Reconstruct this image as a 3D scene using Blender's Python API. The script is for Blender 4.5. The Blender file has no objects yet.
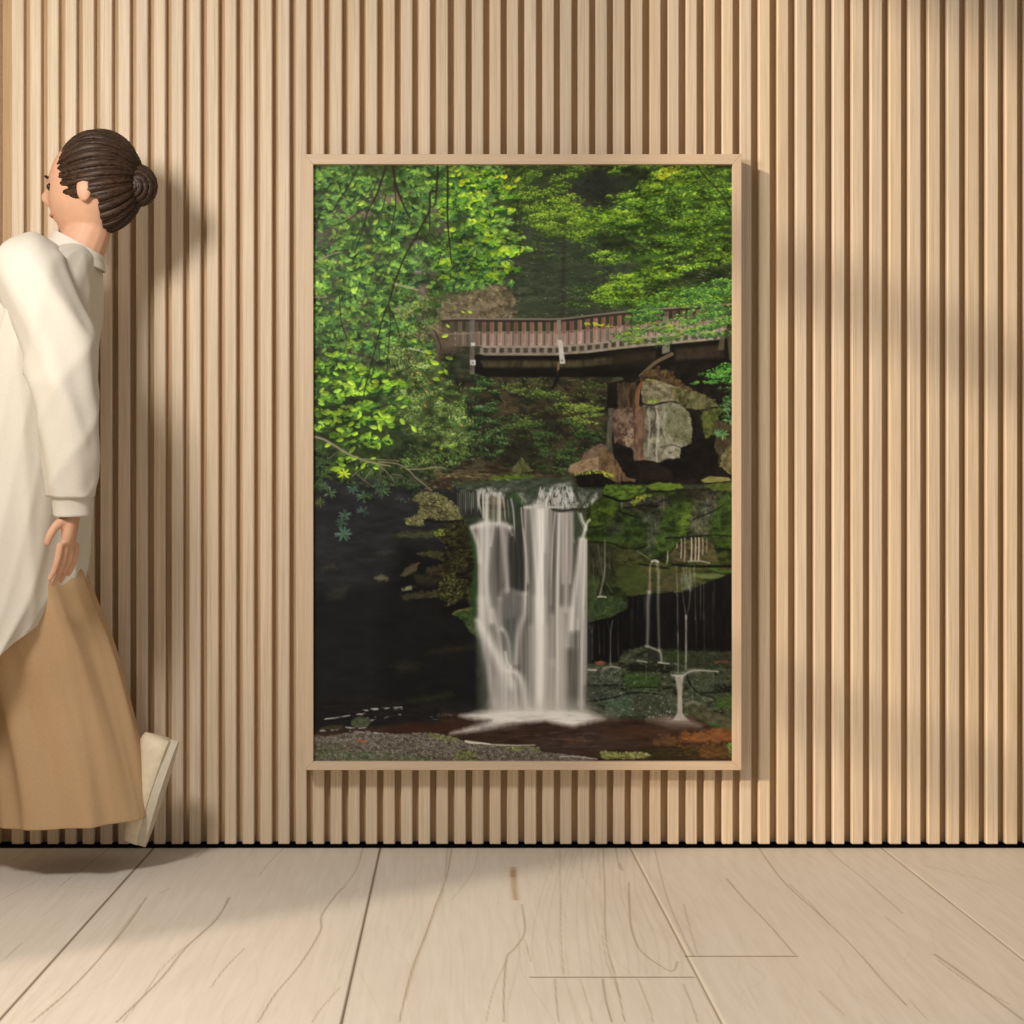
# ---------------------------------------------------------------- printed picture (pigment of a flat print)
import numpy as np, math
S = 1.7
X0, Y0, X1, Y1 = 312.4, 163.0, 733.6, 762.6
W = int((X1-X0)*S); H = int((Y1-Y0)*S)
rng = np.random.default_rng(7)

def rc(c): return np.array(c, dtype=np.float32)/255.0

def vnoise(h, w, sx, sy, seed=0, octaves=3):
    """value noise, sx/sy = feature size in photo px"""
    r = np.random.default_rng(seed); out = np.zeros((h, w), np.float32); amp = 1.0; tot = 0
    for o in range(octaves):
        gx = max(2, int(w/(sx*S))+3); gy = max(2, int(h/(sy*S))+3)
        g = r.random((gy, gx)).astype(np.float32)
        xx = np.linspace(0, gx-1.001, w); yy = np.linspace(0, gy-1.001, h)
        xi = xx.astype(int); yi = yy.astype(int); fx = (xx-xi); fy = (yy-yi)
        fx = fx*fx*(3-2*fx); fy = (fy*fy*(3-2*fy))[:, None]
        a = g[yi][:, xi]*(1-fx)+g[yi][:, xi+1]*fx; b = g[yi+1][:, xi]*(1-fx)+g[yi+1][:, xi+1]*fx
        out += amp*(a*(1-fy)+b*fy); tot += amp; amp *= 0.6; sx /= 2; sy /= 2
    out /= tot
    return np.clip((out-0.5)*1.7+0.5, 0, 1)

_nf = {}
WH_ = (224, 220, 208)
def nf(sx, sy, seed=0, oc=3):
    k = (sx, sy, seed, oc)
    if k not in _nf: _nf[k] = vnoise(H, W, sx, sy, seed, oc)
    return _nf[k]

C = np.zeros((H, W, 3), np.float32)

def bbox(xs, ys, m):
    a = max(0, int((min(xs)-m-X0)*S)); b = min(W, int((max(xs)+m-X0)*S)+2)
    c = max(0, int((min(ys)-m-Y0)*S)); d = min(H, int((max(ys)+m-Y0)*S)+2)
    return a, b, c, d

def grid(a, b, c, d):
    return (np.arange(a, b, dtype=np.float32)+.5)/S+X0, ((np.arange(c, d, dtype=np.float32)+.5)/S+Y0)[:, None]

def smooth(pts, n=6, closed=False):
    p = [np.array(q, float) for q in pts]; L = len(p); out = []
    rngk = range(L) if closed else range(L-1)
    for i in rngk:
        if closed: a, b, c, d = p[i-1], p[i], p[(i+1) % L], p[(i+2) % L]
        else: a, b, c, d = p[max(i-1, 0)], p[i], p[i+1], p[min(i+2, L-1)]
        for k in range(n):
            t = k/n
            out.append(0.5*((2*b)+(c-a)*t+(2*a-5*b+4*c-d)*t*t+(3*b-a-3*c+d)*t**3))
    if not closed: out.append(p[-1])
    return out

def pmask(pts, soft=1.0, rag=0, rs=3, seed=1):
    xs = [p[0] for p in pts]; ys = [p[1] for p in pts]
    a, b, c, d = bbox(xs, ys, soft+rag+1)
    if b <= a or d <= c: return None
    gx, gy = grid(a, b, c, d); inside = np.zeros((d-c, b-a), bool); dist = np.full((d-c, b-a), 1e9, np.float32)
    n = len(pts)
    for i in range(n):
        x1, y1 = pts[i]; x2, y2 = pts[(i+1) % n]
        if y1 != y2:
            cond = ((gy > y1) != (gy > y2)) & (gx < (x2-x1)*(gy-y1)/(y2-y1)+x1)
            inside ^= cond
        dx, dy = x2-x1, y2-y1; L2 = dx*dx+dy*dy+1e-9
        t = np.clip(((gx-x1)*dx+(gy-y1)*dy)/L2, 0, 1)
        dist = np.minimum(dist, (gx-x1-t*dx)**2+(gy-y1-t*dy)**2)
    sd = np.sqrt(dist)*np.where(inside, 1, -1)
    if rag: sd = sd+(nf(rs, rs, seed, 3)[c:d, a:b]-.5)*2*rag
    return (a, b, c, d), np.clip(.5+sd/soft, 0, 1)

def ramp(t, cols):
    cols = [rc(c) for c in cols]; n = len(cols)-1
    t = np.clip(t, 0, .9999)*n; i = t.astype(int); f = (t-i)[..., None]
    A = np.stack(cols)
    return A[i]*(1-f)+A[i+1]*f

def poly(pts, cols, a=1.0, soft=1.0, rag=0, rs=3, nz=(6, 6), seed=1, grain=0, sm=False, con=1.0, mask=None):
    if sm: pts = smooth(pts, 5, True)
    r = pmask(pts, soft, rag, rs, seed)
    if r is None: return
    (x0, x1, y0, y1), m = r
    if isinstance(cols[0], (int, float)): cols = [cols, cols]
    n = nf(nz[0], nz[1], seed, 4)[y0:y1, x0:x1]
    if con != 1: n = np.clip((n-.5)*con+.5, 0, 1)
    col = ramp(n, cols)
    if grain: col = col*(1+grain*(nf(.9, .9, 77, 1)[y0:y1, x0:x1]-.5)[..., None]*2)
    m = m*a
    if mask is not None: m = m*mask[y0:y1, x0:x1]
    m = m[..., None]
    C[y0:y1, x0:x1] = C[y0:y1, x0:x1]*(1-m)+col*m

def stroke(pts, w0, w1, col, a=1.0, sm=True, gauss=False, mod=None, fade=0.0):
    """tapering line; w in px (full width)"""
    if col is WH_ and w0 <= 3.2 and not gauss: gauss = True; a *= .56; w0 *= .95; w1 *= .95; mod = .35+.95*nf(2.2, 13, 150, 2) if mod is None else mod
    if sm and len(pts) > 2: pts = smooth(pts, 5)
    xs = [p[0] for p in pts]; ys = [p[1] for p in pts]; wm = max(w0, w1)
    x0, x1, y0, y1 = bbox(xs, ys, wm*(1.6 if gauss else .6)+1)
    if x1 <= x0 or y1 <= y0: return
    gx, gy = grid(x0, x1, y0, y1); best = np.full((y1-y0, x1-x0), -1e9, np.float32); bt = np.zeros_like(best)
    n = len(pts)-1
    for i in range(n):
        ax, ay = pts[i]; bx, by = pts[i+1]; dx, dy = bx-ax, by-ay; L2 = dx*dx+dy*dy+1e-9
        t = np.clip(((gx-ax)*dx+(gy-ay)*dy)/L2, 0, 1); T = (i+t)/n
        dd = np.sqrt((gx-ax-t*dx)**2+(gy-ay-t*dy)**2); w = w0+(w1-w0)*T
        v = -(dd/(w*.5))**2 if gauss else (w*.5-dd)
        u = v > best; best = np.where(u, v, best); bt = np.where(u, T, bt)
    m = np.exp(best) if gauss else np.clip(best*1.3+.5, 0, 1)
    m = m*a
    if fade: m = m*np.clip((1-bt)/fade, 0, 1)
    if mod is not None: m = m*mod[y0:y1, x0:x1]
    m = m[..., None]
    C[y0:y1, x0:x1] = C[y0:y1, x0:x1]*(1-m)+rc(col)*m

def leaf(x, y, L, asp, ang, col, a=1.0):
    h = L*.55+1
    x0, x1, y0, y1 = bbox([x], [y], h)
    if x1 <= x0 or y1 <= y0: return
    gx, gy = grid(x0, x1, y0, y1); ca, sa = math.cos(ang), math.sin(ang)
    u = ((gx-x)*ca+(gy-y)*sa)/(L*.5); v = (-(gx-x)*sa+(gy-y)*ca)/(L*.5*asp)
    e = 1-u*u-np.abs(v)**1.5
    m = (np.clip(e*L*asp*.5*S+.35, 0, 1)*a)[..., None]
    shade = 1+.10*np.sign(v)[..., None]
    C[y0:y1, x0:x1] = C[y0:y1, x0:x1]*(1-m)+np.clip(rc(col)*shade, 0, 1)*m

def inpoly(x, y, pts):
    c = False; n = len(pts)
    for i in range(n):
        x1, y1 = pts[i]; x2, y2 = pts[(i+1) % n]
        if (y1 > y) != (y2 > y) and x < (x2-x1)*(y-y1)/(y2-y1)+x1: c = not c
    return c

def jit(c, j):
    k = 1+rng.normal(0, j); return tuple(max(0, min(255, v*k+rng.normal(0, j*25))) for v in c)

def scatter(pts, n, L, asp, ang, pal, a=1.0, j=.10, dens=None):
    xs = [p[0] for p in pts]; ys = [p[1] for p in pts]; k = 0; tries = 0
    while k < n and tries < n*8:
        tries += 1
        x = rng.uniform(min(xs), max(xs)); y = rng.uniform(min(ys), max(ys))
        if not inpoly(x, y, pts): continue
        if dens is not None:
            iy = min(H-1, max(0, int((y-Y0)*S))); ix = min(W-1, max(0, int((x-X0)*S)))
            if rng.random() > dens[iy, ix]: continue
        c = pal[int(rng.integers(len(pal)))]
        leaf(x, y, rng.uniform(*L), rng.uniform(*asp), math.radians(rng.normal(*ang)), jit(c, j), a)
        k += 1

def clumps(pts, n, cw, ch, per, L, asp, ang, dark, mid, light, a=.95, tilt=0, under=.5, j=.08):
    """foliage: clumps of leaves, shaded leaves low in a clump, sunlit leaves on top"""
    xs = [p[0] for p in pts]; ys = [p[1] for p in pts]; cs = []
    while len(cs) < n:
        x = rng.uniform(min(xs), max(xs)); y = rng.uniform(min(ys), max(ys))
        if inpoly(x, y, pts): cs.append((x, y))
    rng.shuffle(cs)
    for (x, y) in cs:
        w = cw*rng.uniform(.6, 1.3); h = ch*rng.uniform(.6, 1.3); bri = rng.uniform(-.35, .35)
        td = tilt+rng.normal(0, .08)
        for k in range(per):
            r = math.sqrt(rng.random()); t = rng.random()*6.283
            u = r*math.cos(t); v = r*math.sin(t)
            q = k/per; vv = v*.6+(.5-q)*.9
            px = x+u*w*.5; py = y+vv*h*.5+td*u*w*.5
            s = -vv+bri+rng.normal(0, .25)
            pal = light if s > .35 else (mid if s > -.35 else dark)
            c = pal[int(rng.integers(len(pal)))]
            leaf(px, py, rng.uniform(*L), rng.uniform(*asp), math.radians(rng.normal(*ang)), jit(c, j), a)

def mottle(pts, lo, hi, sx, sy, seed, soft=10, tint=(1, 1, 1), con=1.5):
    r = pmask(pts, soft); (x0, x1, y0, y1), m = r
    n = np.clip((nf(sx, sy, seed, 3)[y0:y1, x0:x1]-.5)*con+.5, 0, 1)
    f = (lo+(hi-lo)*n)[..., None]*np.array(tint, np.float32); m = m[..., None]
    C[y0:y1, x0:x1] *= 1+(f-1)*m

def T(ox, oy, k, pts): return [(ox+x/k, oy+y/k) for x, y in pts]

def whorl(x, y, r, n, col, squash=.8):
    for i in range(n):
        t = 6.283*i/n+rng.normal(0, .2); c = jit(col, .15)
        leaf(x+math.cos(t)*r*.55, y+math.sin(t)*r*.55*squash, r, .3, math.atan2(math.sin(t)*squash, math.cos(t)), c, .95)

def paint():
    R = lambda x0, y0, x1, y1: [(x0, y0), (x1, y0), (x1, y1), (x0, y1)]
    # ---- distant forest
    poly(R(300, 150, 745, 780), [(30, 38, 22), (52, 60, 40), (66, 72, 50)], nz=(26, 18), seed=3)
    poly(R(440, 150, 640, 330), [(40, 50, 34), (54, 66, 46), (66, 78, 58)], nz=(8, 22), seed=4, soft=12)
    poly([(500, 235), (560, 240), (600, 260), (606, 320), (500, 322)], [(42, 52, 36), (54, 64, 44), (68, 78, 56)], nz=(14, 3), seed=5, soft=10)
    for x, w, c in ((512, 9, (52, 46, 42)), (497, 7, (84, 66, 54)), (563, 5, (44, 40, 34)), (540, 3, (60, 56, 46)), (605, 6, (46, 44, 36))):
        stroke([(x, 165), (x+1, 240), (x-1, 320)], w, w, c, .55, gauss=True)
    scatter(R(505, 240, 615, 318), 420, (2, 7), (.15, .3), (-4, 14), [(66, 78, 50), (84, 92, 66), (36, 42, 28), (50, 66, 40)], .5)
    scatter(R(505, 270, 590, 318), 46, (.8, 1.8), (.6, 1), (0, 40), [(180, 184, 168), (140, 150, 130)], .7)
    poly(R(540, 163, 610, 205), [(38, 42, 32), (54, 56, 46)], nz=(9, 6), seed=6, soft=14)
    # brown thicket behind the left end of the bridge
    poly([(405, 270), (450, 285), (500, 280), (516, 300), (512, 322), (470, 330), (430, 350), (405, 370)], [(70, 62, 42), (108, 96, 70), (140, 126, 96)], nz=(4, 3), seed=8, soft=8, rag=5)
    scatter([(410, 275), (510, 288), (510, 320), (455, 330), (430, 360), (408, 360)], 500, (2.5, 6), (.15, .3), (20, 60), [(150, 140, 100), (96, 84, 58), (60, 54, 36), (120, 132, 70)], .6)
    # ---- middle distance sprays
    top = [(455, 165), (600, 165), (560, 190), (590, 215), (600, 240), (540, 235), (520, 215), (470, 200)]
    poly(top, [(38, 50, 26), (58, 78, 32)], nz=(9, 5), seed=12, soft=9, rag=6, a=.8)
    clumps(top, 90, 24, 8, 40, (1.5, 3.2), (.35, .6), (-12, 30), [(38, 58, 26), (48, 74, 30)], [(66, 102, 32), (80, 118, 36)], [(112, 152, 42), (132, 168, 46)], .85)
    clumps([(440, 165), (520, 163), (560, 200), (520, 240), (480, 230)], 40, 20, 8, 30, (1.5, 3.2), (.35, .6), (-12, 30), [(38, 58, 26)], [(62, 96, 32)], [(100, 142, 42)], .8)
    clumps([(520, 190), (560, 196), (575, 188), (572, 205), (590, 220), (615, 222), (618, 245), (560, 240), (535, 226)], 60, 22, 8, 40, (1.4, 3.2), (.35, .6), (-18, 26), [(44, 70, 26), (54, 84, 30)], [(86, 126, 34), (104, 144, 38)], [(140, 176, 44), (156, 188, 54)], .9)
    clumps([(500, 225), (560, 232), (620, 245), (640, 262), (610, 285), (560, 262), (520, 258)], 40, 26, 8, 26, (1.6, 3.6), (.3, .5), (4, 24), [(40, 52, 28)], [(62, 86, 36), (54, 74, 36)], [(88, 124, 44)], .75)
    clumps([(565, 275), (600, 282), (640, 300), (600, 312), (566, 305)], 14, 24, 8, 26, (1.6, 3.4), (.3, .5), (0, 24), [(44, 58, 30)], [(60, 96, 34)], [(96, 138, 46)], .8)
    # ---- right hand hemlock / beech sprays
    rightp = [(600, 165), (733, 165), (733, 330), (700, 322), (640, 312), (606, 300), (640, 262), (606, 248), (585, 226), (610, 200), (640, 180)]
    poly(rightp, [(34, 58, 24), (56, 92, 30), (74, 112, 34)], nz=(14, 5), seed=11, soft=8, rag=6)
    clumps(rightp, 210, 34, 9, 44, (1.8, 4), (.3, .5), (-8, 22), [(36, 62, 26), (46, 80, 32), (40, 70, 40)], [(72, 118, 30), (86, 136, 36), (64, 112, 44)], [(116, 168, 36), (136, 184, 40), (150, 190, 44)], .9, tilt=-.06)
    for q in ([(592, 163), (648, 163), (646, 186), (612, 204), (596, 196)], [(588, 180), (612, 186), (614, 212), (592, 208)], [(600, 232), (640, 240), (664, 246), (648, 250), (612, 254), (598, 244)], [(612, 286), (648, 290), (668, 294), (650, 300), (628, 296)], [(670, 262), (733, 252), (733, 280), (690, 288), (664, 284)]):
        poly(q, [(30, 36, 24), (46, 50, 36)], a=.72, soft=7, rag=6, nz=(4, 3), seed=13, sm=True)
    for q, n in (([(596, 256), (606, 250), (625, 256), (628, 262), (612, 264)], 6), ([(598, 290), (615, 276), (640, 270), (700, 256), (733, 248), (733, 262), (690, 272), (650, 284), (612, 292)], 46), ([(604, 166), (640, 164), (700, 170), (733, 170), (733, 200), (670, 196), (640, 186)], 30), ([(615, 196), (650, 180), (680, 200), (640, 206), (618, 202)], 22), ([(588, 212), (620, 206), (650, 210), (640, 222), (606, 226), (584, 222)], 26), ([(588, 296), (620, 290), (660, 296), (650, 306), (600, 304)], 20)):
        clumps(q, n, 22, 7, 40, (1.6, 3.6), (.3, .5), (-14, 22), [(42, 76, 26)], [(88, 138, 36), (104, 154, 36)], [(136, 186, 42), (156, 196, 48)], .9, tilt=-.1)
    scatter([(650, 172), (680, 164), (684, 170), (662, 180)], 60, (2, 3.6), (.4, .6), (-25, 20), [(200, 190, 30), (214, 200, 40), (170, 180, 36)], .85)
    scatter(R(690, 265, 733, 285), 40, (1, 2.2), (.5, .9), (0, 60), [(150, 150, 130), (120, 130, 110), (90, 100, 80)], .6)
    stroke([(697, 166), (706, 178), (716, 188), (724, 198), (732, 214)], 2, 1.4, (44, 52, 30), .85)
    # ---- hillside beneath the bridge
    hill = [(455, 372), (615, 372), (612, 440), (580, 480), (455, 485)]
    poly(hill, [(26, 28, 18), (44, 44, 28), (72, 62, 40)], nz=(9, 6), seed=15, soft=3)
    scatter([(490, 378), (600, 378), (600, 430), (560, 440), (500, 420)], 380, (3, 9), (.1, .22), (35, 25), [(108, 88, 60), (88, 72, 46), (46, 38, 26), (98, 86, 54), (70, 76, 40)], .55)
    clumps([(505, 385), (570, 392), (605, 410), (590, 425), (540, 430), (500, 425), (540, 410)], 34, 22, 7, 34, (1.6, 3.4), (.35, .55), (14, 26), [(44, 56, 26)], [(74, 96, 38), (66, 88, 44)], [(120, 146, 52), (104, 134, 56)], .8)
    clumps([(560, 402), (600, 408), (594, 424), (566, 420)], 12, 18, 6, 34, (1.6, 3.4), (.35, .55), (14, 26), [(60, 72, 30)], [(104, 130, 48)], [(140, 164, 60)], .85)
    clumps([(490, 425), (560, 420), (605, 434), (600, 455), (560, 478), (500, 470)], 50, 18, 7, 36, (1.6, 3.6), (.35, .55), (5, 40), [(26, 40, 24), (34, 48, 28)], [(44, 72, 34), (54, 82, 36)], [(76, 112, 50), (68, 102, 50)], .8)
    clumps([(500, 378), (560, 378), (606, 384), (604, 400), (560, 396), (505, 392)], 22, 20, 7, 26, (1.5, 3), (.3, .5), (20, 30), [(36, 44, 24)], [(58, 76, 34), (70, 74, 40)], [(92, 116, 48)], .7)
    clumps([(500, 400), (560, 430), (605, 430), (606, 460), (580, 478), (500, 476)], 50, 17, 7, 34, (1.5, 3.2), (.35, .55), (5, 40), [(22, 32, 18)], [(42, 66, 32), (50, 74, 34)], [(76, 108, 48)], .75)
    poly([(505, 440), (530, 436), (540, 455), (520, 470), (500, 462)], [(22, 22, 16), (44, 38, 26)], a=.75, soft=6, rag=5, nz=(4, 3), seed=17)
    poly([(530, 410), (560, 418), (570, 436), (545, 432)], [(24, 22, 18), (40, 34, 24)], a=.7, soft=5, rag=5, nz=(4, 3), seed=18)
    clumps([(455, 375), (490, 372), (494, 392), (475, 400), (458, 398)], 16, 18, 7, 34, (1.8, 3.6), (.3, .5), (5, 26), [(28, 48, 28)], [(52, 86, 40), (46, 78, 40)], [(88, 138, 56)], .85)
    clumps([(455, 400), (492, 398), (500, 430), (512, 455), (492, 470), (455, 470)], 60, 15, 9, 36, (1.8, 3.6), (.35, .55), (0, 60), [(18, 30, 18), (24, 40, 22)], [(40, 70, 34), (48, 82, 38)], [(84, 122, 64), (70, 112, 56), (112, 142, 92)], .85)
    # ---- bridge
    rail = [(440, 319.4), (456, 318.4), (497, 319), (556, 319.2), (566, 318.6), (590, 315.5), (613, 313), (632, 311), (649, 309.5), (700, 306), (733, 304)]
    deck = [(440, 355), (487, 354.6), (556, 354.6), (566, 353.6), (590, 352), (621, 348), (655, 344.5), (700, 340.6), (724, 338), (733, 337)]
    def yat(L, x):
        for i in range(len(L)-1):
            if L[i][0] <= x <= L[i+1][0]: return L[i][1]+(L[i+1][1]-L[i][1])*(x-L[i][0])/(L[i+1][0]-L[i][0])
        return L[-1][1]
    under = [(470, 355)]+[(x, yat(deck, x)) for x in range(487, 734, 12)]+[(734, 400), (640, 400), (622, 377), (486, 377), (470, 372)]
    poly(under, [(16, 14, 11), (26, 22, 17)], nz=(20, 4), seed=20)
    band = [(480, 360.5), (556, 360.5), (580, 360), (655, 352), (655, 359), (580, 367.5), (484, 367.5)]
    poly(band, [(52, 46, 28), (74, 66, 42), (92, 84, 56)], nz=(4, 9), seed=21, soft=3, a=.8)
    poly([(610, 352), (655, 350), (655, 366), (610, 368)], [(30, 25, 18), (40, 34, 24)], soft=8, a=.8, nz=(9, 4), seed=22)
    poly([(676, 349), (722, 345), (724, 357), (676, 360)], [(44, 36, 26), (70, 58, 42)], soft=4, a=.75, nz=(3, 8), seed=22)
    poly([(x, yat(rail, x)) for x in range(442, 734, 10)]+[(x, yat(deck, x)) for x in range(732, 441, -10)], [(44, 48, 32), (62, 60, 42)], nz=(5, 4), seed=23, a=.92)
    x = 450.0; i = 0
    while x < 726:
        yt = yat(rail, x)+2.2; yb = yat(deck, x)-8.6; ymid = yt+(yb-yt)*.42
        c1 = jit((128, 96, 78), .12); c2 = jit((168, 146, 130), .08)
        if x < 482: c1 = jit((96, 84, 68), .1); c2 = jit((112, 98, 80), .1)
        poly(R(x-1.3, ymid, x+6.6, yb), jit((138, 118, 102), .1), a=.9, soft=.7)
        poly(R(x-.1, yt, x+4.2, yb), [c1, tuple(v*.86 for v in c1)], soft=.8, nz=(1.5, 7), seed=24)
        poly(R(x+.2, ymid+2, x+4.0, yb), c2, a=.75, soft=1.6)
        poly(R(x+1, yt, x+2.2, yb-3), (92, 50, 40), a=.35, soft=1.0)
        stroke([(x-1.2, ymid), (x-1.2, yb)], .8, .8, (62, 48, 40), .6)
        x += 8.0 if x < 560 else 7.9
    x = 480.0
    poly([(478, 345.4)]+[(x_, yat(deck, x_)-8.9) for x_ in range(484, 726, 10)]+[(x_, yat(deck, x_)-6.6) for x_ in range(724, 477, -10)], [(130, 118, 100), (158, 146, 126)], nz=(5, 2), seed=25)
    poly([(x_, yat(deck, x_)-6.4) for x_ in range(480, 726, 10)]+[(x_, yat(deck, x_)-1.6) for x_ in range(724, 479, -10)], [(56, 46, 36), (92, 78, 62)], nz=(2, 2), seed=26)
    while x < 724:
        yd = yat(deck, x); poly(R(x, yd-7, x+3.4, yd-1), jit((140, 130, 114), .06), soft=1.0, a=.85); x += 8.0
    poly([(478, 353)]+[(x_, yat(deck, x_)-1.8) for x_ in range(484, 726, 8)]+[(x_, yat(deck, x_)+.9) for x_ in range(724, 477, -8)], [(118, 106, 88), (156, 144, 124)], nz=(6, 2), seed=27)
    stroke([(x_, yat(rail, x_)+1.6) for x_ in range(442, 734, 10)], 3.0, 3.2, (52, 38, 32), .85, sm=False)
    stroke([(x_, yat(rail, x_)) for x_ in range(442, 734, 10)], 1.7, 1.7, (120, 110, 92), .95, sm=False)
    stroke([(458, 334.5), (500, 332), (556, 331.2), (610, 329)], .8, .8, (140, 118, 96), .55, sm=False)
    poly(R(469.8, 320, 474.6, 374), [(92, 86, 74), (122, 116, 102)], nz=(2, 6), seed=28, a=.85)
    poly(R(470, 360, 475.6, 365.2), (196, 194, 184)); poly(R(471, 342.6, 475, 346), (190, 188, 176)); poly(R(472, 362, 473.4, 363.4), (60, 56, 50))
    poly([(556.8, 319.8), (560.8, 319.8), (562, 341), (558, 341)], [(116, 106, 88), (142, 132, 112)], nz=(2, 5), seed=29)
    poly([(557.6, 340), (562, 340), (565.4, 363.6), (560, 363.8)], [(180, 174, 158), (196, 190, 176)], nz=(2, 5), seed=30, soft=.8)
    poly(R(561.4, 359.8, 562.8, 361.2), (70, 62, 54))
    poly([(557.6, 362), (560, 362), (558.8, 372), (556.6, 376)], (122, 98, 70), soft=.8); stroke([(559, 372), (556, 382), (553, 388)], 4, 3, (24, 20, 16), .9)
    poly([(663, 316), (668, 316), (670, 352), (662, 354)], [(104, 106, 84), (136, 134, 112)], nz=(2, 5), seed=31, a=.8)
    stroke([(672, 354), (658, 361), (650, 367), (640, 376)], 3.6, 3.0, (98, 86, 62), .9)
    poly([(720, 336), (725, 335), (724, 350), (718, 350)], (84, 72, 54), a=.8); poly(R(729, 336, 733, 352), (74, 58, 46), a=.7)
    # ---- right dark hollow and rock pier
    K = lambda p: T(560, 350, 5.689, p)
    poly(K([(270, 190), (450, 150), (600, 90), (985, 60), (1010, 760), (330, 770), (300, 560), (268, 330)]), [(16, 14, 11), (30, 26, 20)], nz=(7, 7), seed=33, soft=2)
    poly(K([(440, 170), (480, 120), (560, 95), (640, 120), (690, 190), (760, 230), (640, 240), (520, 200)]), [(36, 28, 18), (72, 56, 34), (98, 80, 50)], nz=(3, 3), seed=34, rag=1.5, soft=1.5)
    poly(K([(320, 190), (435, 180), (440, 330), (330, 332)]), [(34, 28, 22), (62, 50, 34), (92, 76, 50)], nz=(2.4, 14), seed=35, rag=1)
    poly(K([(270, 215), (320, 190), (322, 326), (274, 322)]), [(18, 15, 12), (34, 28, 22)], nz=(3, 8), seed=35, rag=1)
    poly(K([(276, 330), (304, 330), (300, 440), (290, 570), (262, 552)]), [(60, 58, 44), (98, 94, 74)], nz=(2, 6), seed=36, rag=.7)
    poly(K([(300, 335), (440, 325), (440, 600), (415, 570), (370, 545), (320, 520)]), [(52, 40, 32), (84, 66, 54)], nz=(3, 5), seed=36, rag=1)
    poly(K([(308, 345), (350, 330), (412, 330), (428, 400), (415, 565), (380, 540), (345, 500), (312, 528), (298, 440)]), [(56, 42, 32), (98, 78, 62), (124, 102, 84)], nz=(4, 5), seed=37, rag=1, grain=.12)
    poly(K([(345, 470), (420, 440), (415, 560), (372, 545)]), [(56, 42, 34), (128, 106, 84), (150, 130, 104)], nz=(2.4, 3), seed=38, rag=1.5, a=.8, con=1.5)
    poly(K([(430, 330), (480, 312), (560, 306), (650, 298), (700, 318), (738, 360), (752, 470), (748, 530), (690, 560), (682, 615), (600, 622), (560, 640), (480, 626), (424, 632), (414, 560), (426, 440)]), [(58, 56, 42), (104, 102, 82), (136, 134, 112)], nz=(5, 8), seed=39, rag=1, grain=.12)
    poly(K([(600, 310), (700, 320), (738, 365), (748, 520), (660, 520), (610, 470)]), [(66, 68, 42), (92, 94, 66), (114, 116, 84)], nz=(5, 5), seed=40, a=.75, soft=3, grain=.1)
    poly(K([(426, 335), (482, 330), (486, 480), (470, 560), (482, 626), (424, 632), (414, 560)]), [(62, 42, 30), (104, 76, 58), (128, 100, 80)], nz=(2.2, 8), seed=41, a=.85, soft=2)
    poly(K([(470, 185), (500, 163), (570, 178), (650, 205), (700, 225), (690, 300), (640, 296), (560, 300), (500, 315), (468, 300), (462, 240)]), [(72, 68, 46), (110, 104, 78), (132, 126, 98)], nz=(5, 4), seed=42, rag=.8, grain=.1)
    poly(K([(640, 205), (720, 225), (800, 245), (880, 280), (900, 320), (820, 345), (760, 335), (700, 315), (650, 290)]), [(44, 46, 26), (78, 76, 44), (108, 104, 66)], nz=(3, 4), seed=43, rag=1.5)
    stroke(K([(466, 190), (446, 225), (436, 290), (446, 330)]), 4.0, 4.0, (128, 84, 50), .8); stroke(K([(452, 230), (446, 300)]), 1.4, 1.4, (156, 104, 64), .6)
    stroke(K([(470, 305), (530, 316), (580, 298), (660, 292)]), 1.6, 1.2, (34, 32, 22), .9); stroke(K([(490, 168), (540, 172)]), 1.4, 1, (150, 160, 40), .6)
    scatter(K([(500, 285), (560, 280), (560, 300), (500, 305)]), 30, (1.2, 2.4), (.5, .8), (0, 40), [(130, 160, 50), (110, 140, 46)], .8)
    for q, w, c, a in (([(548, 350), (560, 450), (550, 560), (550, 635)], 3, (172, 168, 152), .6), ([(500, 340), (510, 450), (500, 600)], 2.4, (158, 150, 134), .5), ([(600, 360), (590, 450), (610, 520)], 3.4, (160, 160, 140), .45), ([(640, 560), (600, 580), (640, 612)], 5, (164, 166, 144), .5), ([(530, 330), (545, 370), (520, 470), (510, 500)], 1.6, (54, 50, 40), .75), ([(470, 330), (474, 480), (462, 590)], 1.2, (70, 50, 38), .6), ([(570, 555), (640, 540), (700, 556), (745, 520)], 1.4, (60, 60, 46), .7), ([(430, 420), (422, 560)], 1.2, (50, 38, 30), .7)):
        stroke(K(q), w, w*.7, c, a)
    poly(K([(425, 632), (480, 626), (560, 642), (600, 624), (682, 618), (690, 560), (752, 530), (800, 500), (890, 525), (900, 650), (820, 715), (700, 745), (440, 745)]), [(10, 9, 8), (24, 20, 16)], nz=(9, 5), seed=44, soft=1.6)
    poly(K([(430, 640), (560, 650), (640, 690), (640, 740), (450, 740)]), [(22, 19, 15), (38, 32, 24)], nz=(6, 4), seed=45, soft=4, a=.8)
    poly(K([(800, 352), (870, 330), (930, 330), (900, 380), (890, 470), (830, 500), (808, 430)]), [(36, 42, 20), (66, 76, 32), (92, 102, 46)], nz=(4, 4), seed=46, rag=1.4)
    poly(K([(870, 400), (985, 420), (985, 560), (910, 640), (880, 560)]), [(44, 40, 26), (84, 74, 50)], nz=(4, 4), seed=46, rag=2, a=.8)
    poly(K([(905, 660), (925, 590), (985, 515), (1000, 515), (1000, 712), (960, 700)]), [(58, 56, 32), (92, 86, 52), (112, 104, 64)], nz=(3, 4), seed=47, rag=1, grain=.1)
    poly(K([(45, 690), (56, 655), (120, 628), (225, 600), (220, 688), (150, 690), (80, 718)]), [(108, 88, 60), (136, 114, 82), (152, 128, 94)], nz=(5, 3), seed=48, soft=1, grain=.08)
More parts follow.
